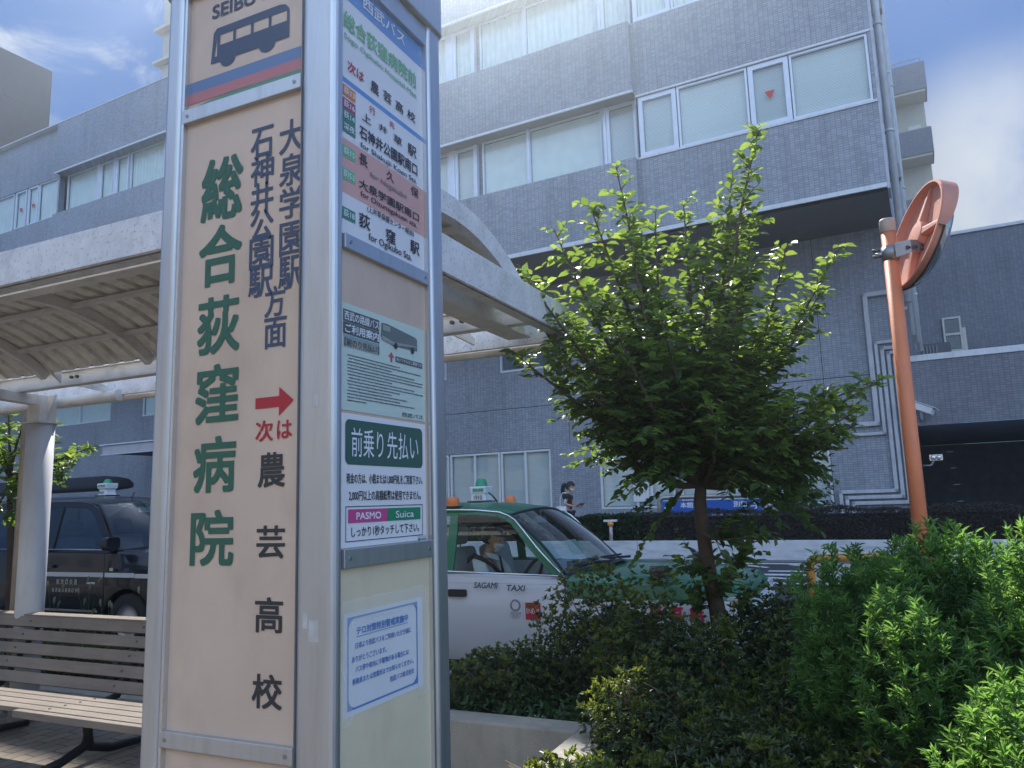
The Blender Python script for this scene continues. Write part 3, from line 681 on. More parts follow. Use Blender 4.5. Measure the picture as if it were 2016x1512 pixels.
# stored boxes behind the pane of the mezzanine window
for a, b in gw:
    window(HB, a, b, 1.31 if a < -8 else 1.25, 2.89 if a < -8 else 2.87, LF + .015, .055, 'blind', alu_w, split=[(a + b) / 2])
nt = MB(); nt.box(-6.62, -6.10, LF - .006, LF - .002, 1.42, 2.10)
ntc = nt.build('window_notice', mat('notice_paper', (0.72, 0.73, 0.74), 0.7, var=0.03), HB)
lt = MB(); fc = Face2((0, LF - .0065, 0), (1, 0, 0), (0, 0, 1))
for i, s_ in enumerate(('駐車中のエンジン', '停止にご協力', 'お願いします', '条例で')):
    x = -6.22 - i * .12
    n = len(s_); st = .62 / 8.5
    for q, ch in enumerate(s_): fc.text(lt, ch, x, x + .062, 2.06 - st * q - .062, 2.06 - st * q, bold=.02)
lt.build('lettering', mat('ink_dark', (0.03, 0.035, 0.06), 0.6, var=0.02), ntc)
# corner pipes on the end wall
pp = MB(); pp.box(-.198, -.145, UF + .0, UF + .62, 7.30, 20.0); pp.build('corner_panel', mat('weathered_panel', (0.46, 0.48, 0.53), 0.6, var=.12, dirt=(.2, .2, .22), dirt_amt=.5), HB)
for x, y, r_, z0, z1 in ((-.06, 16.9, .075, 5.2, 20.0), (-.05, 17.35, .05, 4.6, 20.0), (.02, 17.75, .045, 4.5, 20.0), (.05, 18.2, .06, 4.4, 14.2), (-.03, 18.0, .03, 4.4, 20)):
    p = MB(); p.tube([(x, y, z0), (x, y, z1)], r_, 12)
    for z in np.arange(z0 + 1.2, z1, 2.4): p.tube([(x, y, z), (x, y, z + .05)], r_ * 1.25, 12); p.box(-.198, x, y - .02, y + .02, z, z + .04)
    p.build('drain_pipe', pipe_m, HB)
for y, z in ((17.6, 11.9), (17.55, 8.0), (17.9, 12.5), (18.15, 9.6)):
    p = MB(); p.rbox(-.19, .06, y - .12, y + .12, z, z + .32, .02, 'y'); p.build('junction_box', mat('junction_grey', (.30, .31, .34), .5), HB)
def conduit(pts, wd=.085, name='conduit'):
    p = MB()
    for (x0, z0), (x1, z1) in zip(pts, pts[1:]):
        h = wd / 2
        p.box(min(x0, x1) - h, max(x0, x1) + h, LF - wd - .005, LF - .004, min(z0, z1) - h, max(z0, z1) + h)
    return p.build(name, pipe_m, HB, bevel=.012)
conduit([(-.24, 5.84), (-.92, 5.84), (-.92, 2.96), (-1.95, 2.96)], .10)
conduit([(-.24, 4.74), (-.80, 4.74), (-.80, 2.74), (-1.95, 2.74)], .07)
for k in range(3):
    conduit([(-.24 - .02 * k, 4.60 - .11 * k), (-.685 + .115 * k, 4.60 - .11 * k), (-.685 + .115 * k, 1.50 - .125 * k), (-1.80 + .12 * k, 1.50 - .125 * k), (-1.80 + .12 * k, .47)], .08)
wl = MB(); wl.lathe([(.0, .12), (.07, .115), (.09, .08), (.09, -.12), (0, -.12)], (.02, 18.35, 5.4), 14); wl.box(-.2, .02, 18.33, 18.37, 5.36, 5.42)
wl.build('wall_lamp', mat('lamp_white', (.72, .72, .68), .4), HB)
# stair tower on the roof
pt = MB(); pt.box(-24.6, -17.0, 18.0, 23, 16.01, 21.6)
PH = thing('roof_stair_tower', 'beige block with two ledges standing on the flat roof', 'building', rz=RBZ)
pt.build('wall', mat('beige_render', (0.50, 0.46, 0.40), 0.8, var=.06), PH)
pt = MB()
for z in (18.60, 19.98): pt.box(-24.85, -16.8, 17.75, 23.2, z, z + .12)
pt.build('ledge', mat('beige_ledge', (0.58, 0.53, 0.45), 0.8, var=.06), PH)
PT = thing('roof_plant_block', 'plain brown grey block rising above the roof at the far left', 'building', rz=RBZ)
brn = mat('brown_grey_cladding', (0.125, 0.108, 0.102), 0.75, var=.08, dirt=(.15, .13, .12), dirt_amt=.25, dirt_scale=(.4, .4, 3))
pt = MB(); pt.box(-50, -34, 16.6, 19.2, 16.02, 21.9); pt.build('wall', brn, PT)
pt = MB()
for z in (17.9, 19.8): pt.box(-50.01, -33.985, 16.59, 19.21, z, z + .025)
pt.build('panel_joint', mat('joint_brown', (.15, .13, .12), .8), PT)
WB = thing('pale_roof_shed', 'pale grey rooftop shed just right of the brown grey block', 'building', rz=RBZ)
pt = MB(); pt.box(-54, -43.2, 26, 32, 12, 22.9); pt.build('wall', mat('pale_panel', (.52, .55, .60), .6, var=.05), WB)
pt = MB()
for z in (21.4, 22.3): pt.box(-54.1, -43.15, 25.95, 32.05, z, z + .12)
pt.build('rail', trim_w, WB)
# entrance canopy
EC = thing('entrance_canopy', 'flat pale fronted canopy over the entrance at the foot of the tiled wall', 'canopy', rz=RBZ)
c_ = MB(); c_.box(-24.8, -13, 16.52, 18.59, 3.56, 3.80); c_.build('slab', mat('canopy_dark', (.10, .09, .085), .7), EC)
c_ = MB()
for k in range(6): c_.box(-24.8 + k * 1.95, -24.8 + k * 1.95 + 1.935, 16.48, 16.515, 3.54, 3.82)
c_.build('fascia', mat('canopy_pale', (.47, .44, .46), .5, var=.05), EC)
c_ = MB(); c_.box(-24.9, -13, 16.42, 18.59, 3.83, 3.87); c_.box(-24.85, -13, 16.44, 16.54, 3.50, 3.53); c_.build('flashing', alu, EC)
c_ = MB(); c_.box(-22.9, -13, 17.2, 18.5, 3.44, 3.555); c_.build('timber_soffit', mat('timber_brown', (.16, .085, .05), .6, var=.2, vs_=2), EC)

# ------------------------------------------------------------------ wing on the right
WG = thing('building_wing', 'lower tiled wing with a dark garage opening right of the orange pole', 'building', rz=RBZ)
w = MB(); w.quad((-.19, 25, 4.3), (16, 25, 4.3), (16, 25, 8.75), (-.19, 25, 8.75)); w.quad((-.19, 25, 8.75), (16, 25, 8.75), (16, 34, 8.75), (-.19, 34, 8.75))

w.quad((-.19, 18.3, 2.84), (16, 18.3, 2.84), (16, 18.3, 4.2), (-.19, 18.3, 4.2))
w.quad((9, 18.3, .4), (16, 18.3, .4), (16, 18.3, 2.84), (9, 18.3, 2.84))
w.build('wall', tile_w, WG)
w = MB(); w.box(-.22, 16, 18.27, 18.56, 4.2, 4.33); w.box(-.19, 16, 24.93, 25.2, 8.76, 8.85)
w.build('coping', trim_w, WG, bevel=.006)
w = MB(); w.quad((-.185, 18.56, 4.3), (16, 18.56, 4.3), (16, 25, 4.3), (-.185, 25, 4.3)); w.build('roof', mat('roof_grey', (.2, .2, .21), .9), WG)
w = MB()
w.quad((-.18, 18.31, 2.835), (-.18, 27, 2.835), (9, 27, 2.835), (9, 18.31, 2.835))
w.quad((-.18, 27, .45), (9, 27, .45), (9, 27, 2.83), (-.18, 27, 2.83)); w.quad((9, 18.31, .45), (9, 18.31, 2.83), (9, 27, 2.83), (9, 27, .45))
w.quad((-.18, 18.31, .45), (-.18, 27, .45), (-.18, 27, 2.83), (-.18, 18.31, 2.83))
w.build('garage_interior', mat('garage_dark', (.20, .24, .31), .9, var=.2), WG)
w = MB()
for k in range(5):
    w.box(.35 + .03 * k, .47 + .03 * k, 19.6, 19.64, 2.3 - .36 * k, 2.32 - .36 * k); w.box(.25 + .03 * k, .36 + .03 * k, 19.6, 19.62, 2.56 - .36 * k, 2.565 - .36 * k)
w.build('panel_rivet', mat('rivet_grey', (.16, .16, .17), .5), WG)
window(WG, .70, 1.17, 5.36, 6.36, 24.93, .05, 'dim', mat('cream_frame', (.55, .54, .48), .5), deep=.05)
w = MB(); w.box(.75, 1.12, 24.92, 24.99, 5.83, 5.89); w.box(1.175, 1.26, 24.94, 24.995, 5.36, 6.02); w.build('window_bar', MATS['cream_frame'], WG)
AC = thing('air_conditioner', 'dark finned air conditioning unit on the wing roof behind the white coping', 'air conditioner', (0, 0, 0), rz=RBZ)
a_ = MB(); a_.box(.05, .72, 21.0, 21.4, 4.31, 5.0); a_.build('case', mat('ac_dark', (.10, .11, .13), .6), AC)
a_ = MB()
for k in range(5): a_.box(.12 + .07 * k, .15 + .07 * k, 20.97, 20.995, 4.4, 4.95)
a_.build('fin', mat('ac_fin', (.22, .23, .25), .5), AC)
CV = thing('security_camera', 'white boxed security camera on the wing wall beside the pole', 'camera', rz=RBZ)
a_ = MB(); mt_ = Matrix.Translation((-.02, 18.05, 3.17)) @ Matrix.Rotation(R(28), 4, 'Y') @ Matrix.Rotation(R(-25), 4, 'Z')
a_.box(-.26, .22, -.07, .07, -.07, .07, mt_); a_.build('housing', mat('camera_white', (.68, .69, .7), .4), CV, bevel=.008)
a_ = MB(); a_.box(-.34, .28, -.09, .09, .075, .09, mt_); a_.build('sun_shield', MATS['camera_white'], CV)
a_ = MB(); a_.tube([(-.06, 18.1, 3.1), (-.06, 18.2, 2.96), (-.06, 18.3, 2.96)], .025); a_.build('bracket', pipe_m, CV)
fl = MB(); fl.ball((.07, 18.16, 2.15), .05, 10, 8); fl.ball((.17, 18.16, 2.15), .05, 10, 8); fl.box(.0, .24, 18.2, 18.24, 2.09, 2.21); fl.tube([(.12, 18.22, 2.15), (.02, 18.35, 2.0), (-.18, 18.5, 2.0)], .02)
FL = tag(fl.build('floodlight', mat('lamp_chrome', (.85, .85, .82), .15, 0.6, .02)), 'small twin spotlight shining at the mouth of the dark garage opening', 'lamp'); FL.rotation_euler = (0, 0, RBZ)

# ------------------------------------------------------------------ apartment block beyond the wing
AP = thing('apartment_building', 'tall block with beige balconies and dark bands far behind the corner pipes', 'building', rz=RBZ)
a_ = MB()
bands = [(20.62, 22.0, 1.66), (17.35, 18.62, 1.64), (14.0, 15.2, 1.52), (10.6, 11.9, 1.5)]
for z0, z1, x1 in bands: a_.box(-9, x1, 40, 41.6, z0, z1)
a_.build('balcony_front', brick_mat('apartment_tile', (.15, .165, .19), (.12, .13, .155), (.08, .085, .1), .2, .1, .006), AP)
a_ = MB(); a_.box(-9, 1.5, 41.3, 52, 0, 21.6); a_.build('wall', mat('apartment_beige', (.42, .40, .33), .8, var=.06), AP)
a_ = MB()
for z in (20.55, 18.62, 17.29, 15.2, 13.94, 11.9): a_.box(-9, 1.58, 40.05, 41.29, z - .05, z + .055)
a_.build('balcony_slab', MATS['apartment_beige'], AP)
a_ = MB()
for z in (18.9, 15.5): a_.rbox(.7, 1.25, 40.9, 41.25, z, z + .32, .03, 'y')
a_.build('outdoor_unit', mat('unit_cream', (.55, .53, .46), .6), AP)
a_ = MB(); a_.tube([(-9, 40.3, 22.36), (1.5, 40.3, 22.36), (1.5, 40.3, 22.0)], .03, 6)
for x in np.arange(-8.5, 1.5, 1.1): a_.tube([(x, 40.3, 22.0), (x, 40.3, 22.36)], .018, 6)
a_.build('roof_rail', mat('rail_steel', (.22, .24, .28), .4, .4), AP)

# ------------------------------------------------------------------ low wall, sign, post
LW = MB()
for k in range(6): LW.box(-9.2 + 2.12 * k, -9.2 + 2.12 * k + 2.112, 14.0, 14.13, .2, .715)
o = LW.build('low_wall', mat('white_render', (.57, .58, .60), .8, var=.10, dirt=(.24, .24, .25), dirt_amt=.65, dirt_scale=(.8, .8, 5)), bevel=.008)
tag(o, 'long low white wall between the road and the clipped brown hedge', 'wall'); o.rotation_euler = (0, 0, RBZ)
SG = thing('direction_sign', 'blue direction sign with white arrow in a round cornered steel frame above the hedge', 'sign', rz=RBZ)
def arc_frame(x0, x1, z0, z1, y, r, cr, n=6):
    pts = [(x0, y, z0)]
    for k in range(n + 1):
        t = math.pi - math.pi / 2 * k / n; pts.append((x0 + cr + cr * math.cos(t), y, z1 - cr + cr * math.sin(t)))
    for k in range(n + 1):
        t = math.pi / 2 - math.pi / 2 * k / n; pts.append((x1 - cr + cr * math.cos(t), y, z1 - cr + cr * math.sin(t)))
    pts.append((x1, y, z0)); return pts
a_ = MB(); a_.tube(arc_frame(-4.78, -2.76, .45, 1.5, 14.9, .045, .12), .045, 10); a_.build('frame', mat('sign_steel', (.42, .38, .36), .35, .6, .08), SG)
a_ = MB(); a_.box(-4.72, -2.83, 14.88, 14.92, 1.17, 1.43); sp_ = a_.build('panel', mat('sign_blue', (.015, .10, .42), .4, var=.04), SG)
a_ = MB(); fs_ = Face2((0, 14.876, 0), (1, 0, 0), (0, 0, 1))
fs_.text(a_, '別館', -3.33, -3.08, 1.29, 1.40, bold=.02); fs_.text(a_, 'Annex', -3.36, -3.06, 1.215, 1.255)
fs_.text(a_, '本館', -4.35, -4.1, 1.29, 1.40, bold=.02)
fs_.rect(a_, -3.02, -2.87, 1.293, 1.307); fs_.poly(a_, [(-2.87, 1.30), (-2.945, 1.375), (-2.96, 1.36), (-2.90, 1.30), (-2.96, 1.24), (-2.945, 1.225)])
fs_.rect(a_, -4.66, -4.5, 1.293, 1.307); fs_.poly(a_, [(-4.68, 1.30), (-4.605, 1.225), (-4.59, 1.24), (-4.65, 1.30), (-4.59, 1.36), (-4.605, 1.375)])
a_.build('lettering', mat('sign_white', (.75, .77, .8), .5, var=.02), sp_)
PO = thing('guide_post', 'short post with an orange cap and pale plate in front of the hedge', 'post', rz=RBZ)
a_ = MB(); a_.tube([(-5.5, 14.07, .70), (-5.5, 14.07, 1.04)], .035, 10); a_.build('post', mat('post_striped', (.42, .36, .36), .5, var=.5, vs_=14), PO)
a_ = MB(); a_.tube([(-5.5, 14.07, 1.0), (-5.5, 14.07, 1.07)], .06, 10); a_.build('cap', mat('cap_orange', (.75, .30, .06), .4), PO)
a_ = MB(); a_.box(-5.63, -5.37, 14.04, 14.10, 1.075, 1.115); a_.build('plate', trim_w, PO)
AW = thing('fabric_awning', 'long dark fabric awning low in front of the wall behind the black taxi', 'awning', rz=RBZ)
a_ = MB()
secs = []
for x in (-34, -23.75, -23.2, -22.95):
    k = {-34: 1, -23.75: 1, -23.2: .72, -22.95: .25}[x]
    secs.append([(x, 15.2, 2.28 - .0 + (1 - k) * .1), (x, 15.15, 2.38), (x, 15.3, 2.38 + .30 * k), (x, 15.9, 2.40 + .36 * k), (x, 16.4, 2.42 + .32 * k), (x, 16.4, 2.3 + (1 - k) * .1)])
a_.loft(secs); a_.build('cover', mat('awning_black', (.018, .020, .026), .85, var=.3, vs_=20, bump=.3), AW)
for x in (-32, -28, -23.4):
    a_ = MB(); a_.tube([(x, 15.9, .45), (x, 15.9, 2.36)], .03, 8); a_.build('post', trim_w, AW)

# ------------------------------------------------------------------ sunlit building across the pavement behind the camera: what the shaded glass mirrors
OB = thing('shop_building', 'pale sunlit three storey shop building mirrored in the windows and car glass', 'building', (0, 0, 0))
ob = mat('cream_render', (.42, .40, .37), .8, 0, .06); od = mat('shop_dark_glass', (.05, .06, .07), .2)
for bx0, bx1, hgt in ((-46, -22, 9.5), (-21.4, -3.5, 12.0), (-3.0, 22, 8.5)):
    q = MB(); q.box(bx0, bx1, -26, -16, 0, hgt); q.build('wall', ob, OB)
    for fl_ in range(int(hgt // 3.1)):
        for k in range(int((bx1 - bx0) // 3.4)):
            x = bx0 + 1.0 + 3.4 * k; q = MB(); q.box(x, x + 1.7, -15.99, -15.94, 1.0 + 3.1 * fl_, 2.5 + 3.1 * fl_); q.build('window', od, OB)
    q = MB(); q.box(bx0 - .1, bx1 + .1, -15.995, -15.7, hgt, hgt + .25); q.build('cornice', trim_w, OB)
# ------------------------------------------------------------------ bus stop pylon
XC, Y0 = -0.901, 1.15
PY = thing('bus_stop_pylon', 'square aluminium bus stop pylon with printed white and beige panels in the foreground', 'bus stop', (XC, Y0, 0))
palu = mat('pylon_aluminium', (0.52, 0.54, 0.57), 0.33, 0.75, 0.06, vs_=2, dirt=(.28, .29, .31), dirt_amt=.35, dirt_scale=(14, 14, 1.2))
beige = mat('aged_acrylic', (0.60, 0.465, 0.37), 0.25, 0, 0.08, vs_=3.5, dirt=(.40, .29, .22), dirt_amt=.6, dirt_scale=(1.6, 1.6, .8), spec=.5)
beige2 = mat('yellowed_panel', (0.70, 0.62, 0.45), 0.35, 0, 0.08, vs_=3, dirt=(.50, .43, .30), dirt_amt=.5, dirt_scale=(3, 3, 1.5))
paper = mat('white_print', (0.70, 0.72, 0.77), 0.35, 0, 0.03)
pale = mat('pale_green_print', (0.53, 0.65, 0.60), 0.4, 0, 0.03)
INK = dict(green=(.025, .115, .075), navy=(.045, .07, .13), black=(.028, .033, .04), red=(.42, .02, .035), white=(.75, .8, .86), lgreen=(.16, .46, .26), dark=(.11, .13, .18),
           grey=(.22, .2, .23), orange=(.62, .22, .07), purple=(.34, .06, .14), dgreen=(.05, .22, .17), pink=(.62, .36, .33), blue=(.10, .24, .55), dblue=(.05, .14, .36),
           greybox=(.10, .11, .12), lgrey=(.30, .33, .32), busg=(.14, .17, .17), pasmo=(.52, .07, .25), suica=(.02, .24, .12), boxgreen=(.045, .115, .095))
def ink(k): return mat('ink_' + k, INK[k], 0.45, 0, 0.05)
D1, D2 = 0.4725, 0.4172                  # widths of the left and right faces
def post(x0, x1, y0, y1, r, name='corner_post'):
    p = MB(); p.rbox(x0, x1, y0, y1, 0, 2.70, r, 'z', 5)
    return p.build(name, palu, PY)
post(-.088, .0, -.0, .0365, .0178)                                   # front corner
post(-D1, -D1 + .048, -.004, .06, .012)                            # left
post(-.045, .004, D2 - .058, D2, .012)                             # rear right
post(-D1, -D1 + .05, D2 - .055, D2 - .002, .012)
# thin ribs along the posts
p = MB(); p.box(-D1 + .049, -D1 + .056, .002, .05, 0, 2.69); p.box(-.05, -.002, D2 - .066, D2 - .0585, 0, 2.69); p.box(-.0885, -.0885 + .0002, .004, .02, 0, 2.69); p.build('post_rib', mat('rib_aluminium', (.62, .63, .65), .25, .8, .04), PY)
p = MB(); p.rbox(-D1 - .012, .012, -.012, D2 + .012, 2.672, 2.80, .025, 'z'); p.build('cap', palu, PY, bevel=.004)
def rail_(*a): q_ = MB(); q_.box(*a); q_.build('cross_rail', palu, PY, bevel=.0015)
for z0, z1 in ((2.3532, 2.3852), (1.0445, 1.0755), (2.660, 2.671)): rail_(-D1 + .05, -.089, .0015, .03, z0, z1)
for z0, z1 in ((2.0075, 2.0385), (1.3868, 1.4228), (2.617, 2.668)): rail_(-.03, -.0015, .0375, D2 - .06, z0, z1)
for z0, z1 in ((2.35, 2.39), (1.05, 1.08)):
    rail_(-D1 + .05, -.05, D2 - .03, D2 - .004, z0, z1); rail_(-D1 + .003, -D1 + .03, .062, D2 - .06, z0, z1)
p = MB(); p.box(-D1 + .015, -D1 + .02, .06, D2 - .05, .08, 2.67); p.box(-D1 + .05, -.046, D2 - .02, D2 - .015, .08, 2.67)
p.build('rear_panel', beige, PY)
p = MB(); p.rbox(-D1 - .03, .03, -.03, D2 + .03, 0.0, .07, .02, 'z'); p.build('plinth', mat('plinth_concrete', (.30, .29, .28), .85, bump=.2), PY)
for x_, y_, z_ in [(-D1 + .066, .0015, z) for z in (2.369, 1.060)] + [(-.105, .0015, z) for z in (2.369, 1.060)]:
    q = MB(); q.cyl((x_, y_, z_), (0, 1, 0), .0042, .003, 10); q.build('screw', mat('screw_steel', (.30, .30, .31), .35, .8), PY)
for y_ in (.055, D2 - .078):
    for z_ in (2.023, 1.405):
        q = MB(); q.cyl((-.0015, y_, z_), (1, 0, 0), .0042, .003, 10); q.build('screw', MATS['screw_steel'], PY)
# leftovers of old stickers on the corner post
q = MB(); tr_m = mat('tape_residue', (.50, .50, .49), .7, 0, .15, vs_=40)
for x0, x1, z0, z1 in ((-.052, -.030, 1.262, 1.300), (-.066, -.055, 1.285, 1.312), (-.050, -.034, 1.690, 1.712)):
    q.box(x0, x1, -.0006, .0, z0, z1)
q.build('tape_residue', tr_m, PY)
# front (left) face
FF = Face2((0, .0135, 0), (1, 0, 0), (0, 0, 1))
e = .0008
p = MB(); p.box(-D1 + .049, -.086, .014, .018, 1.0755, 2.3532); PF = p.build('destination_panel', beige, PY, label='beige panel with large vertical green and black characters')
p = MB(); p.box(-D1 + .049, -.086, .014, .018, .08, 1.0445); p.build('lower_panel', beige, PY)
p = MB(); p.box(-D1 + .049, -.086, .014, .018, 2.3852, 2.660); PT_ = p.build('bus_pictogram_panel', beige, PY, label='beige top panel with dark bus symbol over blue, red and green stripes')
byc = {}
for tx, c, b, u0, u1, v0, v1 in FRONT_TEXT:
    FF.text(byc.setdefault(c, MB()), tx, u0, u1, v0, v1, e, b)
a0, a1, b0, b1 = ARROW
m_ = (b0 + b1) / 2; s1 = b0 + .022; s2 = b1 - .022
FF.poly(byc['red'], [(a0, s1), (a1 - .036, s1), (a1 - .036, s2), (a0, s2)], e); FF.poly(byc['red'], [(a1 - .036, b0 + .004), (a1, m_), (a1 - .036, b1 - .004)], e)
for c, mb in byc.items(): mb.build('lettering', ink(c), PF)
BI = 'navy'
q = MB()
FF.text(q, 'SEIBU BUS', -.352, -.118, 2.592, 2.626, e, .03)
# bus symbol: roof, posts, body, wheels
FF.poly(q, [(-.352, 2.4835), (-.3455, 2.556), (-.336, 2.566), (-.155, 2.566), (-.140, 2.562), (-.1315, 2.552), (-.1295, 2.5475), (-.3345, 2.5475), (-.3425, 2.4985), (-.3340, 2.4985), (-.3340, 2.4835)], e)
for u0, u1, v0, v1 in ((-.1365, -.1295, 2.523, 2.5475), (-.1865, -.179, 2.523, 2.5475), (-.2365, -.229, 2.523, 2.5475), (-.2875, -.280, 2.523, 2.5475), (-.334, -.3265, 2.523, 2.5475), (-.334, -.1295, 2.4835, 2.523)):
    FF.rect(q, u0, u1, v0, v1, e)
for cx in (-.302, -.190):
    FF.poly(q, [(cx + .022 * math.cos(t), 2.4835 + .017 * math.sin(t)) for t in [math.pi + math.pi * k / 12 for k in range(13)]], e)
q.build('bus_symbol', ink('navy'), PT_)
for k, v0, v1 in (('dblue', 2.427, 2.4535), ('red', 2.402, 2.4268), ('dgreen', 2.3862, 2.4018)):
    q = MB()
    if k == 'dgreen':
        FF.poly(q, [(-.423, v0), (-.09, v0), (-.09, v1), (-.30, v1 - .001), (-.36, v1 - .004), (-.423, v0 + .002)], e)
    else: FF.rect(q, -.423, -.09, v0, v1, e)
    q.build('stripe', mat('stripe_' + k, {'dblue': (.12, .20, .38), 'red': (.45, .17, .19), 'dgreen': (.10, .26, .18)}[k], .4), PT_)
# right face
RF = Face2((-.0115, 0, 0), (0, 1, 0), (0, 0, 1))
p = MB(); p.box(-.016, -.012, 0.0370, D2 - .056, 1.4228, 2.0075); p.box(-.016, -.012, 0.0370, D2 - .056, .08, 1.3868)
p.build('backing_panel', beige, PY)
p = MB(); p.box(-.0118, -.0112, 0.0370, D2 - .056, .08, 1.3867); p.build('lower_side_panel', beige2, PY, label='yellowed lower panel with scuffs')
p = MB(); p.box(-.0175, -.0125, 0.0370, D2 - .056, 2.0385, 2.617); RB = p.build('route_board', paper, PY, label='white route board with a blue header and coloured route tags')
RF2 = Face2((-.0122, 0, 0), (0, 1, 0), (0, 0, 1))
byc = {}
L0, L1 = .0375, .3608
sx = lambda u: u
q = MB(); RF2.rect(q, L0, L1, 2.5574, 2.6165); 
q.build('header_band', mat('header_blue', (.12, .27, .58), .4), RB)
q = MB(); RF2.rect(q, L0, L1, 2.366, 2.3775); q.build('blue_line', mat('header_blue', (0, 0, 0)), RB)
q = MB(); RF2.rect(q, L0, L1, 2.127, 2.2437); q.build('pink_band', ink('pink'), RB)
for tx, c, u0, u1, v0, v1 in TAGS:
    h = .0242
    u0, u1 = L0, L0 + .046
    vt = v1; vb = vt - h
    q = MB(); RF2.rect(q, u0, u1, vb, vt, e); tg = q.build('route_tag', ink(c), RB)
    q = MB(); RF2.text(q, tx, u0 + .006, u1 - .004, vb + .005, vt - .004, 2 * e, .01); q.build('tag_lettering', ink('white'), RB)
for tx, c, b, u0, u1, v0, v1 in ROUTE_TEXT:
    if c == 'white': v0, v1 = 2.572, 2.604
    if tx[0].isascii() and len(tx) > 5 and 'Ogikubo Sta' not in tx: zc = (v0 + v1) / 2; v0, v1 = zc - .0078, zc + .0078
    b = b * .5
    w0 = max(sx(u0), L0 + .004)
    RF2.text(byc.setdefault(c, MB()), tx, w0, min(max(sx(u1), w0 + .01), L1 - .004), min(v0, v1), max(v0, v1), 2 * e, b)
for c, mb in byc.items(): mb.build('lettering', ink(c), RB)
RF3 = Face2((-.0108, 0, 0), (0, 1, 0), (0, 0, 1))
sy = lambda u: u * 1.012 + .0159
# pale green poster
p = MB(); RF3.slab(p, .0378, .3441, 1.6862, 1.8991, -.0006, 0); PO_ = p.build('usage_poster', pale, PY, label='pale green usage poster with a small picture of a bus')
for a_ in ((sy(.0264), sy(.1466), 1.8617, 1.8860), (sy(.0264), sy(.1466), 1.8365, 1.8605), (sy(.206), sy(.314), 1.807, 1.8195)): q = MB(); RF3.rect(q, *a_, e); q.build('dark_box', ink('greybox'), PO_)
q = MB(); RF3.rect(q, sy(.0284), sy(.1463), 1.8115, 1.8310, e); q.build('grey_box', ink('lgrey'), PO_)
q = MB(); RF3.rect(q, sy(.0264), sy(.1466), 1.8318, 1.8348, e); q.build('blue_rule', mat('rule_blue', (.2, .4, .5), .4), PO_)
q = MB(); RF3.text(q, '西武の路線バス', sy(.029), sy(.144), 1.8645, 1.8832, 2 * e, .01); RF3.text(q, 'ご利用案内', sy(.031), sy(.144), 1.8395, 1.8577, 2 * e, .02); RF3.text(q, '前ドアからのご乗車です!', sy(.209), sy(.311), 1.8095, 1.8172, 2 * e)
q.build('lettering', ink('white'), PO_)
q = MB(); RF3.text(q, '【前のり先払い】', sy(.030), sy(.145), 1.8135, 1.8290, 2 * e, .01); RF3.text(q, '西武バス', sy(.2296), sy(.3136), 1.6905, 1.7000, e, .01)
rg = random.Random(4)
for k in range(15):
    z = 1.797 - k * .0064; u = sy(.040 + (.004 if k in (1, 7, 10) else 0)); end = sy(rg.choice((.19, .22, .25, .28, .305, .312)) if k < 14 else .10)
    while u < end:
        w_ = rg.uniform(.0014, .0030); hh = rg.uniform(.0018, .0030)
        RF3.rect(q, u, u + w_, z - hh, z, e); u += w_ + rg.uniform(.0005, .0011)
q.build('lettering', ink('greybox'), PO_)
q = MB()
RF3.poly(q, [(sy(.152), 1.853), (sy(.155), 1.8830), (sy(.176), 1.8845), (sy(.285), 1.8745), (sy(.293), 1.8700), (sy(.293), 1.8440), (sy(.197), 1.8400)], e)
q.build('bus_picture', ink('busg'), PO_)
q = MB(); RF3.poly(q, [(sy(.154), 1.8560), (sy(.198), 1.8495), (sy(.293), 1.8545), (sy(.293), 1.8525), (sy(.198), 1.8420), (sy(.154), 1.8470)], 2 * e)
RF3.rect(q, sy(.158), sy(.186), 1.868, 1.880, 2 * e)
q.build('bus_picture_highlight', ink('lgrey'), PO_)
q = MB()
for cx in (.206, .272): RF3.poly(q, [(sy(cx) + .0065 * math.cos(t), 1.842 + .0072 * math.sin(t)) for t in np.linspace(0, 2 * math.pi, 14)[:-1]], 3 * e)
q.build('bus_picture_wheel', ink('black'), PO_)
q = MB(); RF3.poly(q, [(sy(.187), 1.804), (sy(.194), 1.804), (sy(.194), 1.8145), (sy(.202), 1.8145), (sy(.1905), 1.826), (sy(.179), 1.8145), (sy(.187), 1.8145)], e); q.build('red_arrow', mat('arrow_rose', (.45, .10, .14), .4), PO_)
# white payment notice
p = MB(); RF3.slab(p, .0378, .3430, 1.4247, 1.6802, -.0006, 0); PN = p.build('payment_notice', mat('white_notice', (.74, .76, .80), .4, var=.03), PY, label='white payment notice with a rounded dark green box')
q = MB(); RF3.rrect(q, sy(.0337), sy(.3100), 1.5815, 1.6690, .012, e); q.build('green_box', ink('boxgreen'), PN)
q = MB(); RF3.text(q, '前乗り', sy(.052), sy(.158), 1.597, 1.654, 2 * e, .0); RF3.text(q, '先払い', sy(.172), sy(.291), 1.597, 1.654, 2 * e, .0); q.build('lettering', ink('white'), PN)
q = MB(); RF3.text(q, '現金の方は、小銭または1,000円札をご用意下さい。', sy(.0373), sy(.3079), 1.5445, 1.5652, e, .01); RF3.text(q, '2,000円以上の高額紙幣は使用できません。', sy(.0452), sy(.3008), 1.5115, 1.5325, e, .01)
RF3.text(q, 'しっかり1秒タッチして下さい。', sy(.053), sy(.292), 1.4435, 1.4630, e, .01); RF3.frame(q, sy(.0352), sy(.3075), 1.4350, 1.5020, .0016, e)
q.build('lettering', ink('black'), PN)
q = MB(); RF3.rect(q, sy(.0430), sy(.1720), 1.4700, 1.4960, e); q.build('pink_box', ink('pasmo'), PN)
q = MB(); RF3.rect(q, sy(.1724), sy(.2985), 1.4700, 1.4960, e); q.build('green_logo_box', ink('suica'), PN)
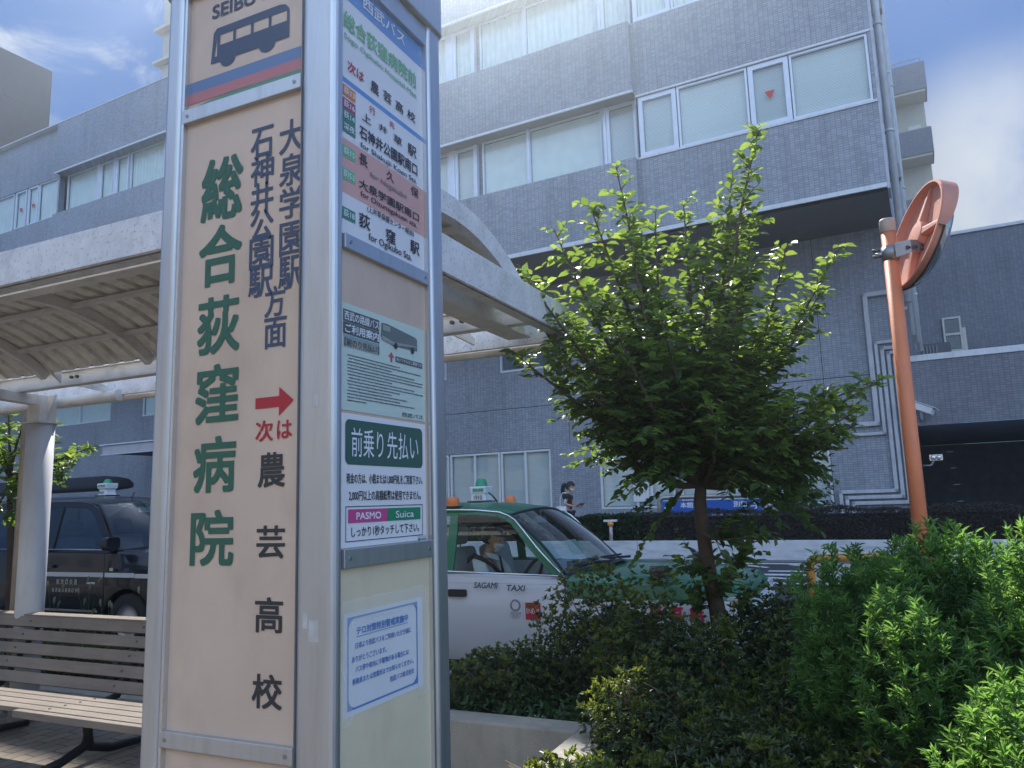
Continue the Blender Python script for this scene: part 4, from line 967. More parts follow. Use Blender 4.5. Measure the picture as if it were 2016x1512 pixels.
q = MB(); RF3.text(q, 'PASMO', sy(.067), sy(.149), 1.4760, 1.4900, 2 * e, .03); RF3.text(q, 'Suica', sy(.201), sy(.270), 1.4755, 1.4900, 2 * e, .01); q.build('lettering', ink('white'), PN)
p = MB(); RF3.slab(p, sy(.285), sy(.325), 1.4135, 1.4345, .0002, .0006); st_ = p.build('small_sticker', mat('sticker_grey', (.50, .53, .55), .4), PY)
q = MB(); RF3.poly(q, [(sy(.292) + .005 * math.cos(t), 1.424 + .006 * math.sin(t)) for t in np.linspace(0, 2 * math.pi, 16)[:-1]], .0010); q.build('green_dot', ink('suica'), st_)
q = MB()
for z in (1.4275, 1.4205):
    for k in range(7): RF3.rect(q, sy(.300) + k * .0032, sy(.300) + k * .0032 + .0024, z - .0025, z, .0010)
q.build('lettering', ink('greybox'), st_)
# taped notice
p = MB(); RF3.slab(p, .0475, .3217, 1.1197, 1.3043, -.0003, .0004); TN = p.build('taped_notice', mat('taped_paper', (.70, .73, .77), .35, var=.04), PY, label='white notice with a blue rounded border taped on the lower panel')
sn = lambda u: u
q = MB()
u0, u1, v0, v1 = .0574, .2996, 1.1300, 1.2965
out = [(u0, v0), (u1, v0), (u1, v1), (u0, v1)]; r_ = .020; t_ = .0035
inn = []
for cx, cy, s in ((u1 - t_ - r_, v1 - t_ - r_, 0), (u0 + t_ + r_, v1 - t_ - r_, 1), (u0 + t_ + r_, v0 + t_ + r_, 2), (u1 - t_ - r_, v0 + t_ + r_, 3)):
    inn.append([(cx + r_ * math.cos(math.pi / 2 * (s + k / 6)), cy + r_ * math.sin(math.pi / 2 * (s + k / 6))) for k in range(7)])
cor = [(u1, v1), (u0, v1), (u0, v0), (u1, v0)]
for k in range(4):
    pts = inn[k]
    for a, b in zip(pts, pts[1:]): RF3.poly(q, [cor[k], b, a], .0012)
    RF3.poly(q, [cor[k], cor[(k + 1) % 4], inn[(k + 1) % 4][0], pts[-1]], .0012)
q.build('blue_border', ink('blue'), TN)
NOTICE = [('テロ対策特別警戒実施中', (.0855, .2628, 1.2615, 1.2767), .02), ('日頃より西武バスをご利用いただき誠に', (.0821, .2750, 1.2370, 1.2482), .01), ('ありがとうございます。', (.0704, .1841, 1.2138, 1.2252), .01),
          ('バス停や車内に不審物がある場合には', (.0821, .2644, 1.1943, 1.2057), .01), ('乗務員または営業所までお知らせください。', (.0722, .2826, 1.1735, 1.1845), .01), ('西武バス株式会社', (.1960, .2842, 1.1534, 1.1645), .01)]
q = MB()
for t, bb, w in NOTICE: RF3.text(q, t, *bb, .0012, w)
RF3.rect(q, .0855, .2628, 1.2580, 1.2592, .0012)
q.build('lettering', ink('blue'), TN)
tape = film_mat('clear_tape', (.95, .95, .92), .16)
q = MB(); RF3.slab(q, .040, .335, 1.288, 1.328, .0014, .0017); RF3.slab(q, .300, .340, 1.102, 1.288, .0014, .0017); RF3.slab(q, .040, .072, 1.105, 1.288, .0014, .0017)
q.build('clear_tape', tape, TN)

# ------------------------------------------------------------------ bus shelter
SH = thing('bus_shelter', 'white steel bus shelter with an arched corrugated roof over the bench', 'bus shelter')
wst = mat('shelter_steel', (.70, .68, .65), .55, 0, .08, dirt=(.26, .24, .21), dirt_amt=.5, dirt_scale=(2, 2, 4), bump=.05)
fst = mat('shelter_fascia', (.68, .69, .72), .55, 0, .10, vs_=9, dirt=(.36, .35, .34), dirt_amt=.55, dirt_scale=(3, 3, 2), speck=.35)
XR, YN, YF, XL = -1.50, 1.90, 4.05, -11.0
def chan(mb, x0, x1, y0, y1, z0, z1): mb.box(x0, x1, y0, y1, z0, z1)
p = MB(); p.box(XL, XR, YN, YN + .02, 2.447, 2.595); p.box(XL, XR, YN + .02, YN + .09, 2.447, 2.457); p.build('fascia', fst, SH, bevel=.004)
p = MB(); p.box(XR - .02, XR, YN + .021, YF - .03, 2.430, 2.595); p.box(XR - .09, XR - .021, YN + .1, YF - .03, 2.430, 2.440); p.build('fascia', fst, SH, bevel=.004)
p = MB(); p.box(XL, XR - .001, YF - .03, YF, 2.405, 2.595); p.build('fascia', fst, SH, bevel=.004)
rust = mat('rust_stain', (.26, .22, .18), .8, 0, .3, vs_=18)
p = MB(); p.box(XL, XR - .0205, YN - .003, YN + .012, 2.438, 2.4465); p.box(XR - .012, XR + .003, YN, YF - .04, 2.421, 2.4295); p.build('stained_edge', rust, SH)
p = MB(); p.tube([(XL, YF + .04, 2.40), (XR - .05, YF + .04, 2.40)], .032, 8); p.build('gutter', wst, SH)
def ibeam(x0, x1, y, z0, z1, w=.07):
    p = MB(); p.box(x0, x1, y - w / 2, y + w / 2, z0, z0 + .010); p.box(x0, x1, y - w / 2, y + w / 2, z1 - .010, z1); p.box(x0, x1, y - .006, y + .006, z0 + .011, z1 - .011); return p
ibeam(XL, XR - .03, YN + .17, 2.462, 2.575).build('edge_beam', wst, SH)
ibeam(XL, XR - .03, 3.70, 2.445, 2.56).build('edge_beam', wst, SH)
p = MB(); p.box(XL, XR - .03, YN + .205, YN + .29, 2.535, 2.545); p.build('soffit_plate', wst, SH)
p = MB(); p.box(XR - .32, XR - .26, YN + .1, YF - .06, 2.445, 2.56); p.box(XR - .36, XR - .22, YN + .1, YF - .06, 2.435, 2.444); p.build('end_beam', wst, SH)
# arch: circle through (2.0, 2.565), (2.77, 2.81), (3.54, 2.565)
RA, YA = 1.333, 2.77
ZA = 2.81 - RA
def arch(y, dz=0.0): return ZA + math.sqrt((RA + dz) ** 2 - (y - YA) ** 2)
T0, T1 = R(-37), R(37)
NA = 18
p = MB(); prof = []
x = XL
pitch = .150
while x < XR - .10:
    for dx, h in ((0, 0), (.092, 0), (.104, .042), (.138, .042)): prof.append((min(x + dx, XR - .08), h))
    x += pitch
secs = []
for k in range(NA + 1):
    t = T0 + (T1 - T0) * k / NA
    secs.append([(a, YA + (RA - .02 + h) * math.sin(t), ZA + (RA - .02 + h) * math.cos(t)) for a, h in prof])
p.loft(secs, closed=False, caps=False, smooth=False); rs = p.build('roof_sheet', mat('roof_sheet', (.72, .69, .64), .6, 0, .14, vs_=5, dirt=(.22, .20, .17), dirt_amt=.5), SH)
md = rs.modifiers.new('thick', 'SOLIDIFY'); md.thickness = .003
def rib(x, w=.045, d=.060, d0=.0):
    p = MB(); secs = []
    for k in range(NA + 1):
        t = T0 + (T1 - T0) * k / NA; s_, c_ = math.sin(t), math.cos(t)
        secs.append([(x - w / 2, YA + (RA - .03 - d - d0) * s_, ZA + (RA - .03 - d - d0) * c_), (x + w / 2, YA + (RA - .03 - d - d0) * s_, ZA + (RA - .03 - d - d0) * c_),
                     (x + w / 2, YA + (RA - .026 - d0) * s_, ZA + (RA - .026 - d0) * c_), (x - w / 2, YA + (RA - .026 - d0) * s_, ZA + (RA - .026 - d0) * c_)])
    p.loft(secs, smooth=False); return p.build('rib', wst, SH)
for k in range(9): rib(-2.15 - 1.06 * k)
p = MB(); secs = []
for k in range(NA + 1):
    t = R(-36.5) + R(73) * k / NA; s_, c_ = math.sin(t), math.cos(t)
    secs.append([(XR - .075, YA + (RA - .10) * s_, ZA + (RA - .10) * c_), (XR - .03, YA + (RA - .10) * s_, ZA + (RA - .10) * c_), (XR - .03, YA + RA * s_, ZA + RA * c_), (XR - .075, YA + RA * s_, ZA + RA * c_)])
p.loft(secs, smooth=False); p.build('gable_arch', fst, SH)
for y in (2.22, 2.58, 2.96, 3.32):
    t = math.asin((y - YA) / RA); p = MB(); z = ZA + (RA - .045) * math.cos(t)
    p.box(XL, XR - .08, y - .013, y + .013, z - .020, z + .004); p.box(XL, XR - .08, y + .0135, y + .026, z - .020, z - .016); p.build('purlin', wst, SH)
for k in range(9):
    x = -2.15 - 1.06 * k
    for y in (YN + .2, 3.62): p = MB(); p.sheet([(x + .05, y, 2.455), (x + .05, y + (.14 if y < 3 else -.14), 2.57), (x + .05, y, 2.57)], .012); p.build('gusset', wst, SH)
    p = MB(); p.sheet([(x + .06, 3.74, 2.445), (x + .06, 3.98, 2.43), (x + .06, 3.98, 2.47), (x + .06, 3.74, 2.55)], .012); p.build('gusset', wst, SH)
p = MB()
for k in range(9):
    x = -2.15 - 1.06 * k
    for dx in (.10, .16): p.cyl((x + dx, 3.66, 2.50), (0, 1, 0), .012, .02, 8)
p.build('bolt', mat('bolt_dark', (.12, .11, .10), .5, .6), SH)
for x in (-5.90, -9.9):
    p = MB(); p.tube([(x, 3.90, .0), (x, 3.90, 2.22)], .098, 24); p.build('column', mat('column_paint', (.60, .61, .63), .5, 0, .05, dirt=(.35, .34, .32), dirt_amt=.3), SH)
    p = MB(); p.box(x - .075, x + .075, 3.83, 3.97, 2.221, 2.44); p.box(x - .11, x + .11, 3.79, 4.01, 2.222, 2.232)
    for sx_ in (-1, 1): p.sheet([(x + sx_ * .076, 3.9, 2.25), (x + sx_ * .17, 3.9, 2.44), (x + sx_ * .076, 3.9, 2.44)], .012)
    p.build('column_head', wst, SH)
    p = MB(); p.prism([(YN + .12, 2.465), (3.98, 2.36), (3.98, 2.445), (3.66, 2.445), (YN + .12, 2.56)], lambda a, c: (x - .05, a, c), lambda a, c: (x + .05, a, c)); p.build('cantilever_arm', wst, SH)
    p = MB(); p.tube([(x - .9, 4.0, 2.40), (x + .75, 4.0, 2.40)], .045, 10); p.build('tie_tube', wst, SH)
    p = MB(); p.tube([(x - .33, 4.0, .02), (x - .33, 4.0, 2.33), (x - .29, 4.04, 2.39)], .038, 12); p.build('downpipe', mat('rusty_downpipe', (.30, .26, .21), .65, 0, .2, dirt=(.18, .12, .08), dirt_amt=.6, dirt_scale=(6, 6, 2)), SH)

# ------------------------------------------------------------------ bench
BN = thing('bench', 'weathered slatted wooden bench with black iron legs under the shelter', 'bench', (-4.6, 3.3, 0))
wood = mat('weathered_teak', (.225, .185, .150), .7, 0, .18, vs_=3, dirt=(.14, .115, .095), dirt_amt=.6, dirt_scale=(1.2, 14, 14), bump=.3, bs=40)
iron = mat('black_iron', (.022, .022, .024), .5, .3, .2)
def slat(x0, x1, c, w, t, ang, name):
    m = Matrix.Translation((0, c[0], c[1])) @ Matrix.Rotation(ang, 4, 'X')
    p = MB(); p.box(x0, x1, -w / 2, w / 2, -t / 2, t / 2, m); return p.build(name, wood, BN, bevel=.004)
for k in range(4): slat(-2.6, 1.06, (-.14 + .098 * k, .362 - .004 * k), .090, .028, R(-3), 'seat_slat')
p = MB(); p.box(-.14, 1.35, -.235, -.19, .335, .376); p.build('front_slat', wood, BN, bevel=.004)
for k in range(5): slat(-2.6, 1.4, (.30 + .052 * k, .405 + .083 * k), .074, .026, R(62), 'back_slat')
slat(-2.6, 1.4, (.565, .775), .085, .03, R(4), 'top_slat')
for x in (-1.12, .06, 1.1):
    p = MB()
    p.tube([(x, -.16, .33), (x, .20, .335), (x, .31, .35), (x, .41, .49), (x, .60, .75)], [.022, .022, .024, .02, .016], 8)
    p.tube([(x, .10, .335), (x, .12, .16), (x, .14, .09), (x, .28, .045), (x, .52, .03)], [.03, .028, .03, .028, .022], 8)
    p.tube([(x, .12, .16), (x, .10, .10), (x, -.05, .05), (x, -.24, .028)], [.026, .03, .028, .022], 8)
    p.build('leg', iron, BN)
q = MB()
for x in (-1.12, .06, 1.1):
    for k in range(5):
        q.cyl((x, .289 + .052 * k, .412 + .083 * k), (0, -.88, .47), .008, .012, 8)
    for k in range(4): q.cyl((x, -.14 + .098 * k, .377 - .004 * k), (0, 0, 1), .008, .006, 8)
q.build('bolt', MATS['bolt_dark'], BN)

# ------------------------------------------------------------------ traffic mirror
MR = thing('traffic_mirror', 'round orange backed traffic mirror on an orange pole rising from the bush', 'traffic mirror', (.192, 4.55, 0))
orange = mat('mirror_orange', (.66, .20, .08), .48, 0, .10, vs_=5, dirt=(.36, .17, .11), dirt_amt=.6, dirt_scale=(9, 9, 2), bump=.06)
faded = mat('faded_orange', (.62, .26, .18), .5, 0, .08, vs_=6, dirt=(.42, .2, .16), dirt_amt=.4)
galv = mat('galvanised', (.30, .31, .33), .45, .7, .15, vs_=12)
p = MB(); p.tube([(0, 0, .2), (0, 0, 2.895)], .0385, 24); p.build('pole', orange, MR)
p = MB(); p.lathe([(0, 2.972), (.038, 2.971), (.0415, 2.96), (.0415, 2.897), (.040, 2.895)], (0, 0, 0), 24); p.build('pole_cap', mat('cap_weathered', (.42, .33, .28), .6, 0, .2, vs_=20), MR)
# disc: its back faces the camera side; local axis n points away from the traffic island (to the right and back)
dc = Vector((.132, .045, 2.868))
dn = Vector((.86, .32, -.30)).normalized()
du = Vector((0, 0, 1)) - dn * dn.z; du.normalize(); dr = du.cross(dn)
DM = Matrix((dr, du, dn)).transposed().to_4x4(); DM.translation = dc
RD = .298
def dlathe(mb, prof, n=40, a0=0, a1=2 * math.pi):
    vs = []; m = n + 1 if a1 - a0 < 6.28 else n
    for r, h in prof:
        for k in range(m):
            t = a0 + (a1 - a0) * k / n; vs.append(DM @ Vector((r * math.cos(t), r * math.sin(t), h)))
    fs = [(i * m + k, i * m + (k + 1) % m, (i + 1) * m + (k + 1) % m, (i + 1) * m + k) for i in range(len(prof) - 1) for k in range(n)]
    mb.add(vs, fs, True); return mb
p = dlathe(MB(), [(RD, .0), (RD + .006, -.004), (RD + .006, -.012), (RD - .004, -.012), (RD - .012, .028), (RD - .05, .034), (.09, .036), (.0, .036)]); p.build('mirror_back', faded, MR, sharp=50)
p = MB()
for t in (R(90), R(-90), R(180), R(0)):
    a = Matrix.Rotation(t, 4, 'Z')
    vs = [DM @ a @ Vector(q_) for q_ in ((.07, -.022, .036), (.07, .022, .036), (RD - .01, .008, .034), (RD - .01, -.008, .034), (.07, -.022, -.006), (.07, .022, -.006), (RD - .01, .008, .016), (RD - .01, -.008, .016))]
    p.add(vs, [(0, 1, 2, 3), (4, 5, 6, 7), (0, 1, 5, 4), (1, 2, 6, 5), (2, 3, 7, 6), (3, 0, 4, 7)])
p.build('stiffening_rib', faded, MR, bevel=.004)
p = dlathe(MB(), [(.085, .034), (.08, -.008), (.05, -.012), (0, -.012)], 24); p.build('hub', faded, MR, sharp=40)
p = dlathe(MB(), [(RD - .006, .034), (RD * .93, .060), (RD * .8, .085), (RD * .5, .118), (.1, .134), (.0, .136)])
mm_ = bpy.data.materials.new('mirror_face'); mm_.use_nodes = True
b_ = mm_.node_tree.nodes['Principled BSDF']; b_.inputs['Metallic'].default_value = 1; b_.inputs['Roughness'].default_value = .03; b_.inputs['Base Color'].default_value = (.8, .82, .82, 1)
p.build('mirror_face', mm_, MR)
p = dlathe(MB(), [(RD - .004, .028), (RD - .000, .033), (RD - .007, .036)]); p.build('mirror_rim', mat('rim_black', (.04, .04, .04), .5), MR)
vs_h = []; p = MB(); n_ = 30; secs = []
for k in range(n_ + 1):
    t = R(-8) + R(196) * k / n_; ln = .055 * max(.0, math.sin(math.pi * k / n_)) ** .55
    secs.append([DM @ Vector((r * math.cos(t), r * math.sin(t), h)) for r, h in ((RD + .004, -.006), (RD + .010, .03 + ln), (RD + .013, .03 + ln), (RD + .009, -.006))])
p.loft(secs, smooth=True); p.build('hood', mat('hood_orange', (.50, .20, .14), .5, 0, .12, vs_=9, dirt=(.3, .22, .18), dirt_amt=.5), MR, sharp=40)
q = MB(); q.tube([(0, 0, 2.735), (0, 0, 2.815)], .0455, 24); q.cyl((-.05, -.01, 2.775), (1, .2, 0), .012, .05, 8)
q.build('clamp', galv, MR)
q = MB(); hb = dc - dn * .02
q.sheet([(.025, -.05, 2.74), (.10, -.045, 2.755), (.155, -.01, 2.765), (.155, -.01, 2.815), (.10, -.045, 2.815), (.025, -.05, 2.81)], .012)
q.build('bracket_arm', galv, MR)
q = MB()
for z in (2.765, 2.80): q.cyl((-.07, -.02, z), (1, .2, 0), .008, .04, 8)
for a in ((.150, -.012, 2.80), (.150, -.012, 2.775), (.085, -.053, 2.785), (.12, -.045, 2.785)): q.cyl(a, (-.6, -.8, 0), .008, .022, 8)
q.build('bolt', MATS['bolt_dark'], MR)

# ------------------------------------------------------------------ planter
kerb = mat('planter_concrete', (.36, .335, .285), .85, 0, .10, vs_=3, dirt=(.2, .185, .16), dirt_amt=.5, dirt_scale=(4, 4, 2), bump=.35, bs=120)
PX, PF_ = -1.42, 3.68
p = MB(); p.box(-2.75, PX, PF_, PF_ + .17, 0, .395); p.box(PX, PX + .17, .6, PF_ + .17 - .001, 0, .398); p.box(-2.75, -2.58, PF_ + .171, 5.28, 0, .392)
p.box(-2.75, 4.0, 5.26, 5.40, -.02, .33); p.box(-12, -2.76, 4.16, 4.30, 0, .16); p.box(-12, -2.76, 5.26, 5.4, -.02, .18)
tag(p.build('planter_wall', kerb, bevel=.012), 'low concrete planter wall with a sunlit corner in front of the shrubs', 'planter')
soil = mat('soil', (.045, .035, .026), .95, 0, .3, vs_=20, bump=.6, bs=30)
p = MB(); p.quad((-2.6, PF_ + .16, .31), (PX + .1, PF_ + .16, .31), (PX + .1, 5.3, .31), (-2.6, 5.3, .31)); p.quad((PX + .1, .6, .31), (4, .6, .31), (4, 5.3, .31), (PX + .1, 5.3, .31))
p.quad((-12, 4.29, .12), (-2.74, 4.29, .12), (-2.74, 5.28, .12), (-12, 5.28, .12)); struct(p.build('soil', soil))
# yellow framed sign
YS = thing('framed_notice_sign', 'white sign in a thick rounded yellow frame half hidden by the bright bush', 'sign', (-.20, 5.46, 0), R(20))
yel = mat('sign_yellow', (.60, .27, .05), .5, 0, .08)
q = MB(); q.tube([(p_[0], 0, p_[2]) for p_ in arc_frame(-.24, .24, .2, 1.085, 0, .024, .05)], .026, 10); q.build('frame', yel, YS)
q = MB(); q.box(-.215, .215, -.008, .008, .55, 1.045); fp = q.build('panel', mat('sign_pale', (.55, .56, .56), .5), YS)
q = MB(); q.box(-.10, -.04, -.0105, -.0085, .70, .76); q.build('blue_mark', ink('blue'), fp)
q = MB(); q.tube([(-.24, 0, .45), (.24, 0, .45)], .02, 8); q.build('cross_bar', yel, YS)
# ------------------------------------------------------------------ vehicles
def bake(o):
    dg = bpy.context.evaluated_depsgraph_get(); bpy.context.view_layer.update(); dg.update()
    me = bpy.data.meshes.new_from_object(o.evaluated_get(dg)); old = o.data; o.modifiers.clear(); o.data = me; me.name = o.name; bpy.data.meshes.remove(old); return o
def cut(o, cyls):
    cs = []
    for x, z, r in cyls:
        m = MB(); m.tube([(x, -1.2, z), (x, 1.2, z)], r, 28, smooth=False); c = m.build('cutter', None); cs.append(c)
        c.parent = o.parent
        md = o.modifiers.new('arch', 'BOOLEAN'); md.operation = 'DIFFERENCE'; md.object = c; md.solver = 'EXACT'
    bake(o)
    for c in cs: bpy.data.objects.remove(c, do_unlink=True)
    o.data.set_sharp_from_angle(angle=R(32)); return o
def body_loft(st, m, parent, name='body'):
    p = MB(); secs = []
    for x, hb, hm, ht, zb, zm, zt, top in st:
        half = [(-hb, zb), (-hm, zb + .10), (-hm - .004, zm), (-ht, zt - .035), (-ht + .03, zt - .004), (-ht + .075, zt if top >= 0 else zt - .01), (-ht + .09, zt + top * .45 if top >= 0 else .42), (-ht * .4, zt + top * .85 if top >= 0 else .40)]
        secs.append([(x, a, b) for a, b in half] + [(x, -a, b) for a, b in reversed(half)])
    p.loft(secs); return p.build(name, m, parent, sharp=32)
def two_tone(name, c0, c1, zdoor, zf, xs):
    m = mat(name, c0, .36, 0, .05, coat=.35); nt = m.node_tree; b = nt.nodes['Principled BSDF']
    tc = _n(nt, 'ShaderNodeTexCoord'); sp = _n(nt, 'ShaderNodeSeparateXYZ'); nt.links.new(tc.outputs['Object'], sp.inputs[0])
    gx = _n(nt, 'ShaderNodeMath'); gx.operation = 'GREATER_THAN'; gx.inputs[1].default_value = xs; nt.links.new(sp.outputs['X'], gx.inputs[0])
    th = _n(nt, 'ShaderNodeMapRange'); th.inputs['To Min'].default_value = zdoor; th.inputs['To Max'].default_value = zf; nt.links.new(gx.outputs[0], th.inputs['Value'])
    lt_ = _n(nt, 'ShaderNodeMath'); lt_.operation = 'LESS_THAN'; nt.links.new(sp.outputs['Z'], lt_.inputs[0]); nt.links.new(th.outputs[0], lt_.inputs[1])
    mi = _n(nt, 'ShaderNodeMix'); mi.data_type = 'RGBA'; nt.links.new(lt_.outputs[0], mi.inputs['Factor'])
    src = b.inputs['Base Color'].links[0].from_socket; nt.links.new(src, mi.inputs['A']); mi.inputs['B'].default_value = (*c1, 1)
    nt.links.new(mi.outputs['Result'], b.inputs['Base Color']); return m
car_glass = glass_mat('car_glass', (.93, .96, .95), 1.0)
ws_glass = glass_mat('windscreen_glass', (.66, .76, .76), 2.0)
dk_glass = glass_mat('tinted_glass', (.22, .25, .28), 1.6)
rubber = mat('black_rubber', (.018, .018, .02), .6, 0, .2)
blackp = mat('black_plastic', (.025, .026, .028), .42, 0, .15)
chrome = mat('chrome', (.75, .76, .78), .12, 1.0, .02)
tyre_m = mat('tyre', (.016, .016, .017), .85, 0, .2)
rim_m = mat('wheel_rim', (.42, .43, .45), .35, .8, .05)
def wheel(parent, x, y, r=.315, w=.185):
    s = -1 if y < 0 else 1
    p = MB(); p.lathe([(r * .62, -w / 2), (r * .93, -w / 2), (r, -w / 2 + .03), (r, w / 2 - .03), (r * .93, w / 2), (r * .62, w / 2)], (x, y, r), 28, 'y'); t = p.build('wheel', tyre_m, parent)
    p = MB(); p.lathe([(r * .64, s * w * .42), (r * .58, s * w * .36), (r * .5, s * w * .30), (r * .3, s * w * .36), (r * .12, s * w * .44), (0, s * w * .45)], (x, y, r), 24, 'y'); p.build('rim', rim_m, t)
def strips(parent, m, outer, inner, yf, name, t=.03):
    o = []
    for s in (-1, 1):
        p = MB()
        for (a, b, c, d) in zip(outer, outer[1:], inner[1:], inner):
            vs = [(q[0], s * yf(q[1]), q[1]) for q in (a, b, c, d)]; vi = [(q[0], s * (yf(q[1]) - t), q[1]) for q in (a, b, c, d)]
            p.add(vs + vi, [(0, 1, 2, 3), (7, 6, 5, 4), (0, 4, 5, 1), (1, 5, 6, 2), (2, 6, 7, 3), (3, 7, 4, 0)])
        o.append(p.build(name, m, parent, bevel=.004))
    return o
def surf(mb, bot, top, n=10, m=5, bulge=.0):
    """sheet between two curves given as functions of t in 0..1"""
    vs = []; 
    for j in range(m + 1):
        k = j / m
        for i in range(n + 1):
            a, b = Vector(bot(i / n)), Vector(top(i / n)); vs.append(a.lerp(b, k) + Vector((bulge, 0, bulge * .6)) * math.sin(math.pi * k))
    return mb.add(vs, [(j * (n + 1) + i, j * (n + 1) + i + 1, (j + 1) * (n + 1) + i + 1, (j + 1) * (n + 1) + i) for j in range(m) for i in range(n)], True)

# ---- green and white taxi
TX = thing('parked_taxi', 'green over white saloon taxi with orange roof beacons behind the azalea shrubs', 'taxi', (-3.25, 6.75, 0.0))
GRN = (.022, .165, .080)
paint = two_tone('taxi_paint', GRN, (.64, .66, .70), .904, .725, .93)
green = mat('taxi_green', GRN, .36, 0, .05, coat=.35)
st = [(-2.34, .66, .70, .68, .40, .62, .80, .01), (-2.27, .76, .80, .77, .28, .62, .88, .015), (-2.0, .80, .832, .80, .22, .64, .925, .02), (-1.78, .805, .838, .80, .21, .65, .935, .02), (-1.76, .805, .838, .80, .21, .65, .936, -1),
      (-1.2, .81, .845, .80, .20, .65, .94, -1), (-.2, .81, .8475, .805, .20, .65, .93, -1), (.80, .81, .845, .80, .20, .64, .897, -1), (.84, .81, .845, .80, .20, .64, .895, .01), (1.02, .81, .842, .80, .20, .62, .892, .035),
      (1.55, .80, .832, .79, .20, .60, .872, .05), (2.0, .775, .808, .765, .22, .58, .848, .045), (2.24, .73, .77, .73, .27, .55, .815, .03), (2.33, .66, .71, .68, .36, .52, .74, .01), (2.36, .64, .68, .66, .40, .50, .62, .0)]
bd = body_loft(st, paint, TX); cut(bd, [(1.42, .30, .36), (-1.26, .30, .36)])
for x in (1.42, -1.26):
    for y in (-.735, .735): wheel(TX, x, y)
yf = lambda z: .798 - max(0, z - .9) / .535 * .145
outer_a = [(.905, .893), (.70, 1.075), (.644, 1.128), (.515, 1.262), (.428, 1.350), (.36, 1.39), (.272, 1.418), (.05, 1.440), (-.13, 1.447), (-.22, 1.449)]
inner_a = [(.80, .905), (.625, 1.065), (.575, 1.113), (.465, 1.235), (.385, 1.318), (.33, 1.352), (.25, 1.380), (.05, 1.398), (-.13, 1.402), (-.22, 1.402)]
strips(TX, green, outer_a, inner_a, yf, 'front_pillar')
strips(TX, green, [(-.13, 1.401), (-.13, .92)], [(-.215, 1.401), (-.215, .92)], lambda z: yf(z) - .001, 'centre_pillar')
strips(TX, green, [(-.22, 1.449), (-.7, 1.450), (-1.10, 1.444), (-1.28, 1.41), (-1.45, 1.32), (-1.98, .93)], [(-.22, 1.402), (-.7, 1.403), (-1.02, 1.395), (-1.14, 1.36), (-1.22, 1.30), (-1.34, .935)], yf, 'rear_pillar')
p = MB(); secs = []
for x, hw, zb, cr_ in ((.36, .56, 1.40, .035), (.26, .63, 1.423, .045), (.0, .662, 1.445, .058), (-.5, .668, 1.452, .064), (-1.0, .662, 1.447, .058), (-1.28, .63, 1.412, .05), (-1.36, .58, 1.38, .04)):
    up = [(hw * math.sin(a), zb + cr_ * (1 - (abs(math.sin(a))) ** 3)) for a in [R(-90 + 180 * k / 14) for k in range(15)]]
    secs.append([(x, y, z) for y, z in up] + [(x, y * .99, z - .03) for y, z in reversed(up)])
p.loft(secs); p.build('roof', green, TX, sharp=40)
cb = lambda y: (.905 + .14 * (1 - (y / .78) ** 2), y, .900 + .045 * (1 - (y / .78) ** 2))
ct = lambda y: (.345 + .06 * (1 - (y / .6) ** 2), y, 1.392 + .046 * (1 - (y / .6) ** 2))
p = MB(); surf(p, lambda t: cb(-.755 + 1.51 * t), lambda t: ct(-.585 + 1.17 * t), 14, 6, .025); p.build('windscreen', ws_glass, TX)
p = MB()
lb = [Vector(cb(-.765)).lerp(Vector(ct(-.592)), k / 6) + Vector((.025, 0, .015)) * math.sin(math.pi * k / 6) for k in range(7)]
tpc = [Vector(ct(-.592 + 1.184 * k / 12)) for k in range(13)]; rb_ = [Vector((a.x, -a.y, a.z)) for a in reversed(lb)]; bt = [Vector(cb(.765 - 1.53 * k / 12)) for k in range(13)]
p.tube(lb + tpc[1:] + rb_[1:] + bt[1:], .013, 6); p.build('windscreen_seal', rubber, TX)
p = MB()
for s in (-1, 1):
    p.add([(.86, s * .80, .897), *[(a.x, s * abs(a.y), a.z) for a in lb[::1]], (.36, s * .63, 1.405), (.428, s * yf(1.35), 1.350), (.515, s * yf(1.262), 1.262), (.644, s * yf(1.128), 1.128), (.905, s * .798, .893)], [tuple(range(13))])
p.build('pillar_skin', green, TX)
p = MB(); surf(p, lambda t: (-1.97 - .05 * math.sin(math.pi * t), -.70 + 1.4 * t, .945), lambda t: (-1.37 - .04 * math.sin(math.pi * t), -.57 + 1.14 * t, 1.39), 10, 4, -.02); p.build('rear_window', car_glass, TX)
